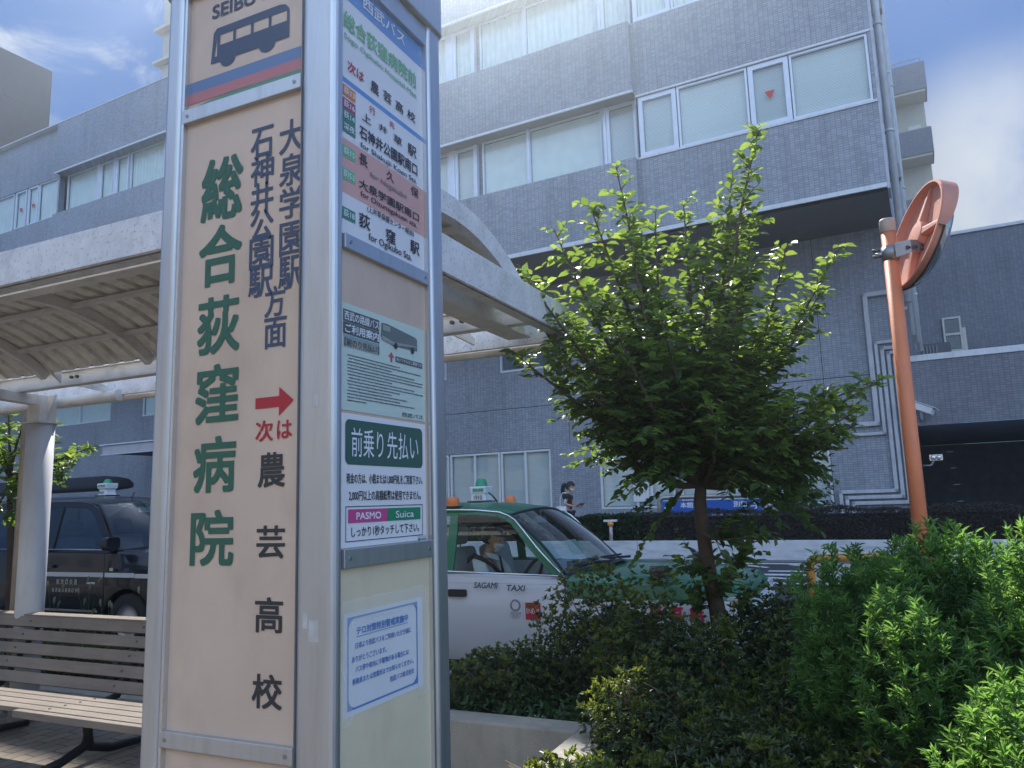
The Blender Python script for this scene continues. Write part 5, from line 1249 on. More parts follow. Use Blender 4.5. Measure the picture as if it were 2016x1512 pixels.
for s in (-1, 1):
    p = MB()
    for poly in ([(.80, .905), (.625, 1.065), (.575, 1.113), (.465, 1.235), (.385, 1.318), (.33, 1.352), (.25, 1.380), (.05, 1.398), (-.13, 1.402), (-.13, .92)], ):
        p.prism(poly, lambda a, c: (a, s * (yf(c) - .013), c), lambda a, c: (a, s * (yf(c) - .017), c))
    p.build('front_side_window', car_glass, TX)
    p = MB(); p.prism([(-.22, .92), (-.22, 1.402), (-.7, 1.403), (-1.02, 1.395), (-1.14, 1.36), (-1.22, 1.30), (-1.34, .935)], lambda a, c: (a, s * (yf(c) - .013), c), lambda a, c: (a, s * (yf(c) - .017), c)); p.build('rear_side_window', car_glass, TX)
    p = MB(); p.tube([(q[0], s * (yf(q[1]) + .006), q[1]) for q in [(-1.9, .985), (-1.45, 1.325), (-1.28, 1.412), (-1.10, 1.446)] + list(reversed(outer_a))], .0085, 6); p.build('drip_rail', chrome, TX)
    p = MB(); p.tube([(-1.6, s * .806, .935), (-.2, s * .811, .927), (.86, s * .806, .898)], .009, 6); p.build('belt_moulding', chrome, TX)
    # window visor strip
    p = MB(); p.prism([(.575, 1.113), (.465, 1.235), (.385, 1.318), (.33, 1.352), (.25, 1.380), (.05, 1.398), (-.13, 1.402), (-.13, 1.335), (.22, 1.325), (.34, 1.275)], lambda a, c: (a, s * (yf(c) + .010), c), lambda a, c: (a, s * (yf(c) + .013), c)); p.build('window_visor', glass_mat('visor_smoke', (.35, .36, .38), .8) if 'visor_smoke' not in MATS else MATS['visor_smoke'], TX)
    hd = MB(); hd.rbox(-.145, .03, s * .846 - .012, s * .846 + .012, .722, .782, .014, 'y'); hd.build('door_handle', blackp, TX)
    q = MB()
    for x in (-.195, .93): q.box(x - .004, x + .004, s * .8500 - .0015, s * .8500 + .0015, .30, .88)
    q.build('door_gap', rubber, TX)
    q = MB(); q.box(-1.7, .92, s * .850 - .002, s * .850 + .002, .835, .838) ; q.build('crease', mat('crease_grey', (.42, .43, .46), .4), TX)
    # fender mirror
    q = MB(); q.tube([(1.66, s * .74, .855), (1.68, s * .76, .93)], .016, 8); q.rbox(1.625, 1.745, s * .77 - .075, s * .77 + .075, .87, .985, .035, 'x'); q.build('fender_mirror', mat('mirror_shell_black', (.02, .02, .022), .25, 0, .1, coat=.5), TX, bevel=.012)
    q = MB(); q.box(2.15, 2.335, s * .70 - .05 if s < 0 else .45, s * .70 + .25 if s < 0 else .75, .60, .76); q.build('headlight', mat('headlamp', (.7, .72, .74), .1, .2, .02), TX, bevel=.02)
q = MB(); q.box(2.30, 2.40, -.76, .76, .32, .50); q.build('front_bumper', blackp, TX, bevel=.03)
q = MB(); q.box(-2.42, -2.30, -.76, .76, .32, .52); q.build('rear_bumper', blackp, TX, bevel=.03)
# cowl and wipers
q = MB(); surf(q, lambda t: (.925 + .19 * math.sin(math.pi * t) ** .6, -.74 + 1.48 * t, .912 + .038 * math.sin(math.pi * t)), lambda t: (.895 + .13 * math.sin(math.pi * t), -.74 + 1.48 * t, .914 + .04 * math.sin(math.pi * t)), 14, 1); q.build('cowl', blackp, TX)
for pts in ([(1.07, .52, .957), (1.03, .15, .975), (1.0, -.05, .985)], [(1.06, -.05, .957), (.985, -.38, .975), (.955, -.6, .96)]):
    q = MB(); q.tube(pts, [.012, .011, .006], 6); q.tube([(pts[1][0] - .01, pts[1][1] + .25, pts[1][2] + .012), (pts[2][0] - .01, pts[2][1] - .05, pts[2][2] + .012)], .009, 6); q.build('wiper', rubber, TX)
# interior
seatc = mat('seat_cover', (.40, .42, .43), .85, 0, .08); seatd = mat('seat_dark', (.05, .05, .055), .85, 0, .1)
for y in (-.37, .37):
    q = MB(); m_ = Matrix.Translation((-.16, y, .50)) @ Matrix.Rotation(R(-14), 4, 'Y'); q.box(-.07, .07, -.25, .25, .0, .62, m_); q.build('seat_back', seatc, TX, bevel=.05)
    q = MB(); q.box(-.2, .32, y - .25, y + .25, .36, .50); q.build('seat', seatc, TX, bevel=.04)
    q = MB(); q.rbox(-.37, -.28, y - .15, y + .15, 1.13, 1.31, .05, 'x'); q.tube([(-.31, y - .06, 1.08), (-.32, y - .06, 1.18)], .008); q.tube([(-.31, y + .06, 1.08), (-.32, y + .06, 1.18)], .008); q.build('headrest', seatc, TX, bevel=.02)
q = MB(); q.box(-1.2, -.75, -.66, .66, .36, .52); q.box(-1.33, -1.18, -.66, .66, .5, 1.08); q.build('rear_seat', seatd, TX, bevel=.04)
q = MB(); q.prism([(.84, .50), (.84, .885), (.70, .90), (.58, .84), (.60, .5)], lambda a, c: (a, -.70, c), lambda a, c: (a, .70, c)); q.build('dashboard', blackp, TX)
q = MB(); q.box(.66, .72, -.1, .1, .885, .96); q.box(.70, .75, .22, .42, .885, .955); q.build('fare_meter', mat('meter_grey', (.09, .10, .11), .4), TX)
q = MB(); n_ = 26; q.tube([Matrix.Translation((.42, -.37, .84)) @ Matrix.Rotation(R(-62), 4, 'Y') @ Vector((.185 * math.cos(2 * math.pi * k / n_), .185 * math.sin(2 * math.pi * k / n_), 0)) for k in range(n_ + 1)], .014, 8); q.tube([(.42, -.37, .84), (.60, -.37, .76)], .03, 8); q.tube([(.42, -.54, .84), (.42, -.2, .84)], .014, 6); q.build('steering_wheel', rubber, TX)
q = MB(); q.rbox(.36, .39, -.12, .12, 1.305, 1.365, .02, 'x'); q.tube([(.38, 0, 1.36), (.38, 0, 1.42)], .008); q.build('rear_view_mirror', mat('mirror_silver', (.42, .46, .45), .25, .3), TX)
q = MB(); q.sheet([(.66, .08, 1.0), (.66, .36, 1.0), (.58, .36, 1.13), (.58, .08, 1.13)], .004); q.build('dash_card', mat('card_pale', (.50, .58, .53), .6, var=.03), TX)
q = MB(); q.sheet([(.66, -.56, 1.0), (.66, -.26, 1.0), (.57, -.26, 1.13), (.57, -.56, 1.13)], .004); q.build('dash_card', MATS['card_pale'], TX)
# roof fittings
amb = mat('amber_plastic', (.75, .20, .05), .25, 0, .05)
for x, y, z in ((-.24, -.57, 1.468), (-.20, .57, 1.468)):
    q = MB(); q.box(x - .075, x + .075, y - .06, y + .06, z, z + .015); q.build('beacon_base', blackp, TX)
    q = MB(); q.lathe([(.062, .016), (.06, .06), (.052, .085), (.03, .098), (0, .10)], (x, y, z), 18); q.build('beacon', amb, TX)
q = MB(); q.box(-.345, -.135, -.10, .10, 1.512, 1.524); q.build('lamp_base', blackp, TX)
wl_m = mat('lamp_shell_white', (.70, .72, .74), .35, 0, .03)
q = MB(); q.loft([[(-.24 - a, b, z) for a, b in ((.085 * k, -.075 * k), (.085 * k, .075 * k), (-.085 * k, .075 * k), (-.085 * k, -.075 * k))] for z, k in ((1.525, .98), (1.56, .92), (1.585, .90), (1.60, .98), (1.655, 1.05), (1.662, .98))], smooth=False); tl = q.build('roof_lamp', wl_m, TX, bevel=.006)
q = MB(); q.lathe([(.06, 1.663), (.055, 1.70), (.04, 1.735), (.0, 1.742)], (-.24, 0, 0), 16); q.build('roof_lamp_top', mat('lamp_green', (.02, .30, .15), .3), TX)
q = MB()
for f_ in (Face2((-.325, -.0835, 0), (1, 0, 0), (0, 0, 1)),): f_.text(q, '無線', .03, .15, 1.612, 1.645, .0, .03)
q.build('lettering', mat('lamp_letter_green', (.03, .28, .14), .4), tl)
q = MB(); Face2((-.325, -.0775, 0), (1, 0, 0), (0, 0, 1)).text(q, '1910', .04, .13, 1.535, 1.578, .0, .02); q.build('lettering', ink('greybox'), tl)
q = MB(); q.tube([(-.02, -.1, 1.51), (-.06, -.1, 1.56), (-.11, -.1, 1.60)], .008, 6); q.build('antenna', blackp, TX)
# lettering on the near side
FT = Face2((0, -.8525, 0), (1, 0, 0), (0, 0, 1))
q = MB(); FT.text(q, 'SAGAMI', .105, .325, .795, .845, .001, .03, .22); FT.text(q, 'TAXI', .405, .575, .778, .828, .001, .03, .22); q.build('lettering', ink('greybox'), TX)
q = MB(); FT.rect(q, .578, .712, .556, .690, .001); en = q.build('red_logo_box', mat('logo_red', (.50, .03, .05), .4), TX)
q = MB(); FT.text(q, 'ENEOS', .588, .704, .604, .642, .0018, .0); q.build('lettering', ink('white'), en)
q = MB()
for k in range(18):
    for r, o_ in ((.045, 0), (.037, .5)):
        t = 2 * math.pi * (k + o_) / 18; c_, s_ = math.cos(t), math.sin(t); u, v = .488 + r * c_, .664 + r * s_
        w_, h_ = .0058, .0040
        FT.poly(q, [(u + w_ * (a * c_ - b * s_), v + w_ * (a * s_ + b * c_)) for a, b in ((-.6, -.8), (.6, -.8), (.6, .8), (-.6, .8))], .001)
FT.text(q, 'TOKYO 2020', .438, .540, .598, .610, .001)
q.build('games_emblem', ink('navy'), TX)
q = MB()
for i, (u, v) in enumerate(((.455, .584), (.4875, .584), (.520, .584), (.471, .574), (.504, .574))): FT.ring(q, u, v, .0125, .0150, .001 + .0002 * i, 20)
FT.rect(q, .558, .5595, .55, .70, .001)
q.build('games_rings', mat('ring_grey', (.25, .26, .32), .5), TX)
FT3 = Face2((0, -.8275, 0), (1, 0, 0), (0, 0, 1))
q = MB()
for i, ch in enumerate('東京無線'):
    u = 1.60 + .155 * i
    FT4 = Face2((0, -.838 + (.012 if i == 2 else .026 if i == 3 else .004 if i == 1 else 0), 0), (1, -.0, 0), (0, 0, 1)); FT4.text(q, ch, u, u + .11, .585, .70, .004, .04)
q.build('lettering', mat('letter_red', (.50, .03, .07), .4), TX)

# ---- black taxi
BT = thing('parked_taxi', 'black tall taxi with a white checked stripe and roof lamp behind the bench', 'taxi', (-9.20, 7.05, 0.0))
bpaint = mat('black_paint', (.006, .008, .014), .25, 0, .05, spec=.25, coat=.32)
st = [(-2.18, .66, .70, .68, .40, .75, 1.02, .0), (-2.12, .76, .81, .78, .27, .75, 1.08, .0), (-2.0, .79, .84, .79, .22, .72, 1.105, -1), (-.6, .80, .8475, .80, .20, .72, 1.105, -1), (.4, .80, .8475, .80, .20, .72, 1.10, -1), (1.10, .80, .845, .795, .20, .72, 1.09, -1),
      (1.16, .80, .845, .79, .20, .72, 1.088, .02), (1.45, .80, .838, .78, .20, .72, 1.06, .05), (1.85, .78, .815, .74, .22, .70, 1.0, .05), (2.08, .70, .745, .66, .27, .62, .90, .04), (2.18, .58, .63, .56, .34, .55, .76, .02), (2.21, .52, .56, .5, .4, .5, .6, .0)]
bd = body_loft(st, bpaint, BT); cut(bd, [(1.47, .30, .37), (-1.28, .30, .37)])
for x in (1.47, -1.28):
    for y in (-.735, .735): wheel(BT, x, y, .31)
yf2 = lambda z: .795 - max(0, z - 1.1) / .56 * .13
oa = [(1.19, 1.09), (1.02, 1.27), (.86, 1.44), (.72, 1.575), (.60, 1.635), (.40, 1.665), (.10, 1.68), (.03, 1.68)]
ia = [(1.06, 1.10), (.92, 1.25), (.78, 1.40), (.66, 1.52), (.55, 1.575), (.38, 1.595), (.10, 1.605), (.03, 1.605)]
strips(BT, bpaint, oa, ia, yf2, 'front_pillar')
strips(BT, bpaint, [(.10, 1.604), (.10, 1.10)], [(-.02, 1.604), (-.02, 1.10)], lambda z: yf2(z) - .001, 'centre_pillar')
strips(BT, bpaint, [(.03, 1.68), (-.9, 1.69), (-1.75, 1.67), (-2.02, 1.58), (-2.14, 1.08)], [(.03, 1.605), (-.9, 1.61), (-1.40, 1.60), (-1.50, 1.55), (-1.55, 1.10)], yf2, 'rear_pillar')
p = MB(); secs = []
for x, hw, zb, cr_ in ((.66, .55, 1.60, .03), (.55, .615, 1.645, .045), (.2, .66, 1.675, .062), (-.6, .668, 1.69, .065), (-1.5, .662, 1.68, .06), (-1.95, .62, 1.62, .05), (-2.05, .58, 1.56, .04)):
    up = [(hw * math.sin(a), zb + cr_ * (1 - (abs(math.sin(a))) ** 3)) for a in [R(-90 + 180 * k / 14) for k in range(15)]]
    secs.append([(x, y, z) for y, z in up] + [(x, y * .99, z - .03) for y, z in reversed(up)])
p.loft(secs); p.build('roof', bpaint, BT, sharp=40)
cb2 = lambda y: (1.19 + .19 * (1 - (y / .76) ** 2), y, 1.092 + .03 * (1 - (y / .76) ** 2)); ct2 = lambda y: (.62 + .10 * (1 - (y / .6) ** 2), y, 1.612 + .04 * (1 - (y / .6) ** 2))
p = MB(); surf(p, lambda t: cb2(-.75 + 1.5 * t), lambda t: ct2(-.59 + 1.18 * t), 14, 6, .03); p.build('windscreen', ws_glass, BT)
p = MB(); lb = [Vector(cb2(-.762)).lerp(Vector(ct2(-.598)), k / 6) + Vector((.03, 0, .02)) * math.sin(math.pi * k / 6) for k in range(7)]
p.tube(lb, .014, 6); p.tube([Vector((a.x, -a.y, a.z)) for a in lb], .014, 6); p.build('windscreen_seal', rubber, BT)
for s in (-1, 1):
    p = MB(); p.add([(1.12, s * .80, 1.09), *[(a.x, s * abs(a.y), a.z) for a in lb], (.62, s * .62, 1.625), (.72, s * yf2(1.575), 1.575), (.86, s * yf2(1.44), 1.44), (1.02, s * yf2(1.27), 1.27), (1.19, s * .797, 1.09)], [tuple(range(13))]); p.build('pillar_skin', bpaint, BT)
    p = MB(); p.prism(ia[:7] + [(.10, 1.10)], lambda a, c: (a, s * (yf2(c) - .013), c), lambda a, c: (a, s * (yf2(c) - .017), c)); p.build('front_side_window', car_glass, BT)
    p = MB(); p.prism([(-.02, 1.10), (-.02, 1.605), (-.9, 1.61), (-1.40, 1.60), (-1.50, 1.55), (-1.55, 1.10)], lambda a, c: (a, s * (yf2(c) - .013), c), lambda a, c: (a, s * (yf2(c) - .017), c)); p.build('rear_side_window', dk_glass, BT)
    q = MB(); q.tube([(-1.9, s * .80, 1.108), (.4, s * .805, 1.104), (1.18, s * .80, 1.093)], .010, 6); q.build('belt_moulding', mat('satin_trim', (.30, .31, .33), .3, .8), BT)
    q = MB(); q.rbox(.02, .20, s * .85 - .014, s * .85 + .014, .89, .93, .012, 'y'); q.build('door_handle', blackp, BT)
    q = MB()
    for x in (.06, 1.10, -1.35): q.box(x - .004, x + .004, s * .8515 - .0015, s * .8515 + .0015, .32, 1.06)
    q.build('door_gap', rubber, BT)
    q = MB(); q.rbox(1.24, 1.34, s * .93 - .09, s * .93 + .09, 1.10, 1.25, .04, 'x'); q.tube([(1.22, s * .80, 1.11), (1.28, s * .88, 1.14)], .025, 8); q.build('door_mirror', bpaint, BT, bevel=.012)
q = MB()
FB = Face2((0, -.8530, 0), (1, 0, 0), (0, 0, 1))
for x0, x1 in ((-.10, 1.09), (1.115, 1.60)): FB.rect(q, x0, x1, .795, .845, .0)
FB2 = Face2((1.61, -.8515, 0), (.982, .03, -.0), (0, 0, 1)); FB2.rect(q, 0, .33, .79, .838, .006)
sr = q.build('checked_stripe', mat('stripe_white', (.60, .62, .64), .4, var=.03), BT)
q = MB()
for k in range(62): FB.rect(q, -.095 + .019 * k, -.095 + .019 * k + .0185, .797 + (.023 if k % 2 else 0), .820 + (.023 if k % 2 else 0), .0008)
q.build('stripe_checks', mat('stripe_check_grey', (.46, .48, .50), .4, var=.03), sr)
q = MB()
for i, ch in enumerate('東京◎交通'): FB.text(q, ch, .285 + .078 * i, .285 + .078 * i + .058, .705, .765, .001, .02)
for i, ch in enumerate('東京無線8809'): FB.text(q, ch, .215 + .058 * i, .215 + .058 * i + .042, .615, .662, .001, .02)
q.build('lettering', mat('letter_gold', (.34, .34, .30), .4), BT)
q = MB()
for k in range(6): FB.rect(q, .82 + .024 * k, .82 + .024 * k + .017, .715, .738, .001)
q.build('door_badge', ink('white'), BT)
q = MB(); FB.rrect(q, 1.19, 1.25, .865, .90, .01, .0); q.build('side_repeater', mat('repeater', (.5, .5, .5), .3), BT)
q = MB(); FB.rect(q, .0, 1.02, .40, .425, .0); q.build('sill_trim', mat('satin_trim', (0, 0, 0)), BT)
q = MB(); FB.text(q, 'TAXI', .52, .68, .30, .345, -.012); q.build('lettering', ink('greybox'), BT)
q = MB(); q.box(2.0, 2.15, -.62, -.35, .70, .86); q.box(2.0, 2.15, .35, .62, .70, .86); q.build('headlight', MATS['headlamp'], BT, bevel=.03)
q = MB(); q.box(-.12, .08, -.11, .11, 1.745, 1.757); q.build('lamp_base', blackp, BT)
q = MB(); q.loft([[(-.02 - a, b, z) for a, b in ((.085 * k, -.085 * k), (.085 * k, .085 * k), (-.085 * k, .085 * k), (-.085 * k, -.085 * k))] for z, k in ((1.758, .92), (1.80, .80), (1.825, .80), (1.85, 1.0), (1.905, 1.06), (1.912, 1.0))], smooth=False); tl = q.build('roof_lamp', wl_m, BT, bevel=.006)
q = MB(); q.lathe([(.055, 1.913), (.05, 1.94), (.03, 1.965), (.0, 1.97)], (-.02, 0, 0), 16); q.build('roof_lamp_top', MATS['lamp_green'], BT)
q = MB(); Face2((-.10, -.0945, 0), (1, 0, 0), (0, 0, 1)).text(q, '東京無線', .01, .15, 1.862, 1.895, .0, .02); q.build('lettering', MATS['lamp_letter_green'], tl)
q = MB(); Face2((-.10, -.0815, 0), (1, 0, 0), (0, 0, 1)).text(q, '8809', .03, .12, 1.775, 1.808, .0, .02); q.build('lettering', ink('greybox'), tl)
for y in (-.36, .36):
    q = MB(); m_ = Matrix.Translation((.02, y, .58)) @ Matrix.Rotation(R(-12), 4, 'Y'); q.box(-.07, .07, -.25, .25, .0, .66, m_); q.box(-.04, .05, -.13, .13, .68, .88, m_); q.build('seat_back', seatd, BT, bevel=.05)
q = MB(); q.prism([(1.12, .60), (1.14, 1.07), (.98, 1.09), (.82, 1.02), (.84, .6)], lambda a, c: (a, -.70, c), lambda a, c: (a, .70, c)); q.build('dashboard', blackp, BT)
q = MB(); q.box(-1.5, -1.0, -.68, .68, .45, .62); q.box(-1.6, -1.48, -.68, .68, .6, 1.25); q.build('rear_seat', seatd, BT, bevel=.04)
q = MB(); q.rbox(.70, .73, -.12, .12, 1.52, 1.58, .02, 'x'); q.build('rear_view_mirror', MATS['mirror_silver'], BT)
q = MB(); q.tube([(.45, 0, 1.715), (.50, 0, 1.78)], .006); q.build('antenna', blackp, BT)
# ------------------------------------------------------------------ people
def skin_mesh(name, J, E, m, parent, root, sub=2, label=None):
    """J: joint -> (x, y, z, r); E: pairs of joints; one continuous surface grown along them"""
    ks = list(J); ix = {k: i for i, k in enumerate(ks)}
    me = bpy.data.meshes.new(name); me.from_pydata([J[k][:3] for k in ks], [(ix[a], ix[b]) for a, b in E], [])
    o = bpy.data.objects.new(name, me); C.objects.link(o)
    if parent is not None: o.parent = parent
    md = o.modifiers.new('skin', 'SKIN'); md.use_smooth_shade = True; md.branch_smoothing = .6
    sv = me.skin_vertices[0].data
    for k in ks:
        r = J[k][3]; sv[ix[k]].radius = r if isinstance(r, tuple) else (r, r)
    sv[ix[root]].use_root = True
    s = o.modifiers.new('sub', 'SUBSURF'); s.levels = s.render_levels = sub
    bake(o); o.data.materials.clear(); o.data.materials.append(m)
    for f in o.data.polygons: f.use_smooth = True
    return o
def hand(J, E, wrist, palm_dir, side, up, tag_, curl=.5, s=1.0):
    """five separate fingers rooted in the palm"""
    w = Vector(J[wrist][:3]); d = Vector(palm_dir).normalized(); u = Vector(up).normalized(); sd = Vector(side).normalized()
    pm = w + d * .05 * s; J[tag_ + 'p'] = (*pm, .024 * s); E.append((wrist, tag_ + 'p'))
    for i, (off, ln) in enumerate(((-.028, .068), (-.010, .078), (.009, .074), (.026, .058))):
        a = w + d * .085 * s + sd * off * s; b = a + (d * (1 - curl * .5) - u * curl * .5).normalized() * ln * .55 * s; c = b + (d * (1 - curl) - u * curl).normalized() * ln * .5 * s
        for q, (p_, r) in enumerate(((a, .0095), (b, .0085), (c, .0065))): J[f'{tag_}f{i}{q}'] = (*p_, r * s)
        E += [(tag_ + 'p', f'{tag_}f{i}0'), (f'{tag_}f{i}0', f'{tag_}f{i}1'), (f'{tag_}f{i}1', f'{tag_}f{i}2')]
    a = w + d * .035 * s - sd * .034 * s; b = a + (d * .8 - sd * .5 - u * .25).normalized() * .032 * s; c = b + (d - u * .3).normalized() * .026 * s
    for q, (p_, r) in enumerate(((a, .012), (b, .010), (c, .008))): J[f'{tag_}t{q}'] = (*p_, r * s)
    E += [(tag_ + 'p', tag_ + 't0'), (tag_ + 't0', tag_ + 't1'), (tag_ + 't1', tag_ + 't2')]
skin_m = mat('skin_tone', (.48, .29, .21), .55, 0, .05)
hairm = mat('dark_hair', (.012, .010, .010), .45, 0, .2)
maskm = mat('white_mask', (.70, .71, .72), .8, 0, .03)
def head_mesh(name, c, rot, s, parent, m=None):
    """head with brow, nose, lips, chin and ears; x is forward"""
    p = MB(); n, mm = 20, 16; vs = []; fs = []
    for i in range(mm + 1):
        ph = math.pi * i / mm; z = math.cos(ph)
        for k in range(n):
            t = 2 * math.pi * k / n; x, y = math.sin(ph) * math.cos(t), math.sin(ph) * math.sin(t)
            fx, fy, fz = .098 * x, .076 * y, .118 * z
            if z < 0: fx *= (1 + .10 * -z if x > 0 else 1 + .35 * z); fy *= 1 + .32 * z
            if x > 0:
                fr = max(0, math.cos(t)) ** 6
                fx += .022 * math.exp(-((z + .12) / .13) ** 2) * max(0, math.cos(t)) ** 40 + .006 * math.exp(-((z - .22) / .1) ** 2) * fr - .006 * math.exp(-((z - .02) / .10) ** 2) * max(0, abs(math.sin(t * 2))) * fr + .006 * math.exp(-((z + .48) / .07) ** 2) * fr + .008 * math.exp(-((z + .80) / .12) ** 2) * fr
            vs.append((fx, fy, fz))
    for i in range(mm):
        for k in range(n): fs.append((i * n + k, (i + 1) * n + k, (i + 1) * n + (k + 1) % n, i * n + (k + 1) % n))
    M4 = Matrix.Translation(c) @ rot @ Matrix.Scale(s, 4)
    p.add([M4 @ Vector(v) for v in vs], fs, True)
    for sy_ in (-1, 1):
        e_ = MB(); e_.ball((0, 0, 0), .028, 8, 6, (.6, .35, 1.0)); p.add([M4 @ (Vector(v) + Vector((-.005, sy_ * .076, -.01))) for v in e_.v], e_.f, True)
    h = p.build(name, m or skin_m, parent)
    q = MB()
    for sy_ in (-1, 1):
        e_ = MB(); e_.ball((0, 0, 0), .010, 8, 6); q.add([M4 @ (Vector(v) + Vector((.083, sy_ * .030, .010))) for v in e_.v], e_.f, True)
    q.build('eye', mat('eye_dark', (.03, .025, .02), .2), h)
    return h, M4
def shell(name, M4, zmin, off, m, parent, fn, n=24, mm=18):
    """cap of hair / cloth following the head: fn(x, y, z) says where it grows"""
    p = MB(); vs = []; fs = []; keep = []
    for i in range(mm + 1):
        ph = math.pi * i / mm
        for k in range(n):
            t = 2 * math.pi * k / n; x, y, z = math.sin(ph) * math.cos(t), math.sin(ph) * math.sin(t), math.cos(ph)
            vs.append(M4 @ Vector(((.098 + off) * x, (.076 + off) * y, (.118 + off) * z))); keep.append(fn(x, y, z))
    for i in range(mm):
        for k in range(n):
            f = (i * n + k, (i + 1) * n + k, (i + 1) * n + (k + 1) % n, i * n + (k + 1) % n)
            if all(keep[j] for j in f): fs.append(f)
    p.add(vs, fs, True); o = p.build(name, m, parent); md = o.modifiers.new('thick', 'SOLIDIFY'); md.thickness = .012; md.offset = -1; return o

# woman walking along the far path (x forward, towards the right)
wc = Matrix.Rotation(RBZ, 3, 'Z') @ Vector((-7.40, 16.3, .45))
WP = thing('person', 'woman in black top and white mask walking with a white bag and looking down', 'person', tuple(wc), RBZ)
J = dict(pelvis=(0, 0, .80, (.125, .10)), waist=(0, 0, .95, (.105, .085)), chest=(.01, 0, 1.10, (.125, .09)), neckb=(.02, 0, 1.22, (.075, .06)), neck=(.045, 0, 1.275, .042), headb=(.07, 0, 1.33, .05),
         shl=(.01, .145, 1.185, .052), shr=(.01, -.145, 1.185, .052), ell=(.03, .19, .97, .036), elr=(.04, -.19, .965, .036), wrl=(.23, .10, .915, .024), wrr=(.24, -.10, .915, .024),
         hl=(.0, .075, .75, .085), hr=(.0, -.075, .75, .085), kl=(.10, .075, .43, .052), kr=(-.02, -.075, .42, .052), al=(.04, .075, .08, .034), ar=(-.20, -.075, .12, .034), tl=(.17, .08, .035, .032), tr_=(-.09, -.08, .045, .032))
E_ = [('pelvis', 'waist'), ('waist', 'chest'), ('chest', 'neckb'), ('neckb', 'neck'), ('neck', 'headb'), ('chest', 'shl'), ('chest', 'shr'), ('shl', 'ell'), ('shr', 'elr'), ('ell', 'wrl'), ('elr', 'wrr'), ('pelvis', 'hl'), ('pelvis', 'hr'), ('hl', 'kl'), ('hr', 'kr'), ('kl', 'al'), ('kr', 'ar'), ('al', 'tl'), ('ar', 'tr_')]
hand(J, E_, 'wrl', (1, -.2, .1), (0, 0, 1), (0, 1, 0), 'L', .5, .9); hand(J, E_, 'wrr', (1, .2, .1), (0, 0, 1), (0, -1, 0), 'R', .5, .9)
skin_mesh('body', J, E_, skin_m, WP, 'pelvis')
hd, HM = head_mesh('head', Vector((.085, 0, 1.365)), Matrix.Rotation(R(18), 4, 'Y'), .98, WP)
blk = mat('black_cloth', (.016, .017, .022), .85, 0, .2, bump=.1)
J2 = dict(pelvis=(0, 0, .80, (.135, .11)), waist=(0, 0, .95, (.118, .098)), chest=(.01, 0, 1.10, (.138, .103)), neckb=(.02, 0, 1.215, (.082, .066)), shl=(.01, .15, 1.185, .066), shr=(.01, -.15, 1.185, .066), ul=(.022, .175, 1.06, .056), ur=(.03, -.178, 1.06, .056))
skin_mesh('black_top', J2, [('pelvis', 'waist'), ('waist', 'chest'), ('chest', 'neckb'), ('chest', 'shl'), ('chest', 'shr'), ('shl', 'ul'), ('shr', 'ur')], blk, WP, 'pelvis')
J3 = {k: (*J[k][:3], r) for k, r in dict(pelvis=(.135, .11), hl=.10, hr=.10, kl=.068, kr=.068, al=.055, ar=.055).items()}
skin_mesh('trousers', J3, [('pelvis', 'hl'), ('pelvis', 'hr'), ('hl', 'kl'), ('hr', 'kr'), ('kl', 'al'), ('kr', 'ar')], mat('navy_cloth', (.02, .024, .04), .85), WP, 'pelvis')
shell('hair', HM, 0, .014, hairm, hd, lambda x, y, z: (z > .30 or x < .28 - .2 * (z < -.1)) and z > -.62)
q = MB(); q.tube([(-.03, 0, 1.43), (-.075, 0, 1.41), (-.105, 0, 1.33), (-.11, 0, 1.22), (-.095, 0, 1.10)], [.035, .045, .05, .042, .015], 10); q.build('ponytail', hairm, hd)
shell('face_mask', HM, 0, .012, maskm, hd, lambda x, y, z: x > .42 and -.80 < z < -.05)
q = MB(); q.tube([(.0, -.075, 1.235), (-.06, -.125, 1.22), (-.10, -.17, 1.10), (-.09, -.20, .92)], .012, 6); q.tube([(.0, -.075, 1.235), (.06, -.15, 1.16), (.04, -.225, 1.04), (.0, -.22, .92)], .012, 6)
q.build('bag_strap', MATS['white_mask'], None); bgs = q
bag = thing('tote_bag', 'white shoulder bag hanging at the side of the walking woman', 'bag', tuple(wc), RBZ)
so_ = bpy.data.objects['bag_strap']; so_.parent = bag
q = MB(); q.loft([[(-.19, -.225, .93), (.06, -.225, .93), (.06, -.20, .93), (-.19, -.20, .93)], [(-.20, -.25, .80), (.07, -.25, .80), (.07, -.19, .80), (-.20, -.19, .80)], [(-.18, -.235, .64), (.05, -.235, .64), (.05, -.20, .64), (-.18, -.20, .64)]]); q.build('bag_body', mat('bag_white', (.62, .62, .60), .8, 0, .06), bag)
q = MB(); m_ = Matrix.Translation((.315, 0, .945)) @ Matrix.Rotation(R(-32), 4, 'Y'); q.box(-.065, .075, -.13, .13, -.014, .014, m_)
cl = q.build('folder', mat('folder_grey', (.12, .13, .17), .6, 0, .1), None, bevel=.008); cl.location = wc; cl.rotation_euler = (0, 0, RBZ); tag(cl, 'grey folded pouch held in both hands of the walking woman', 'pouch')

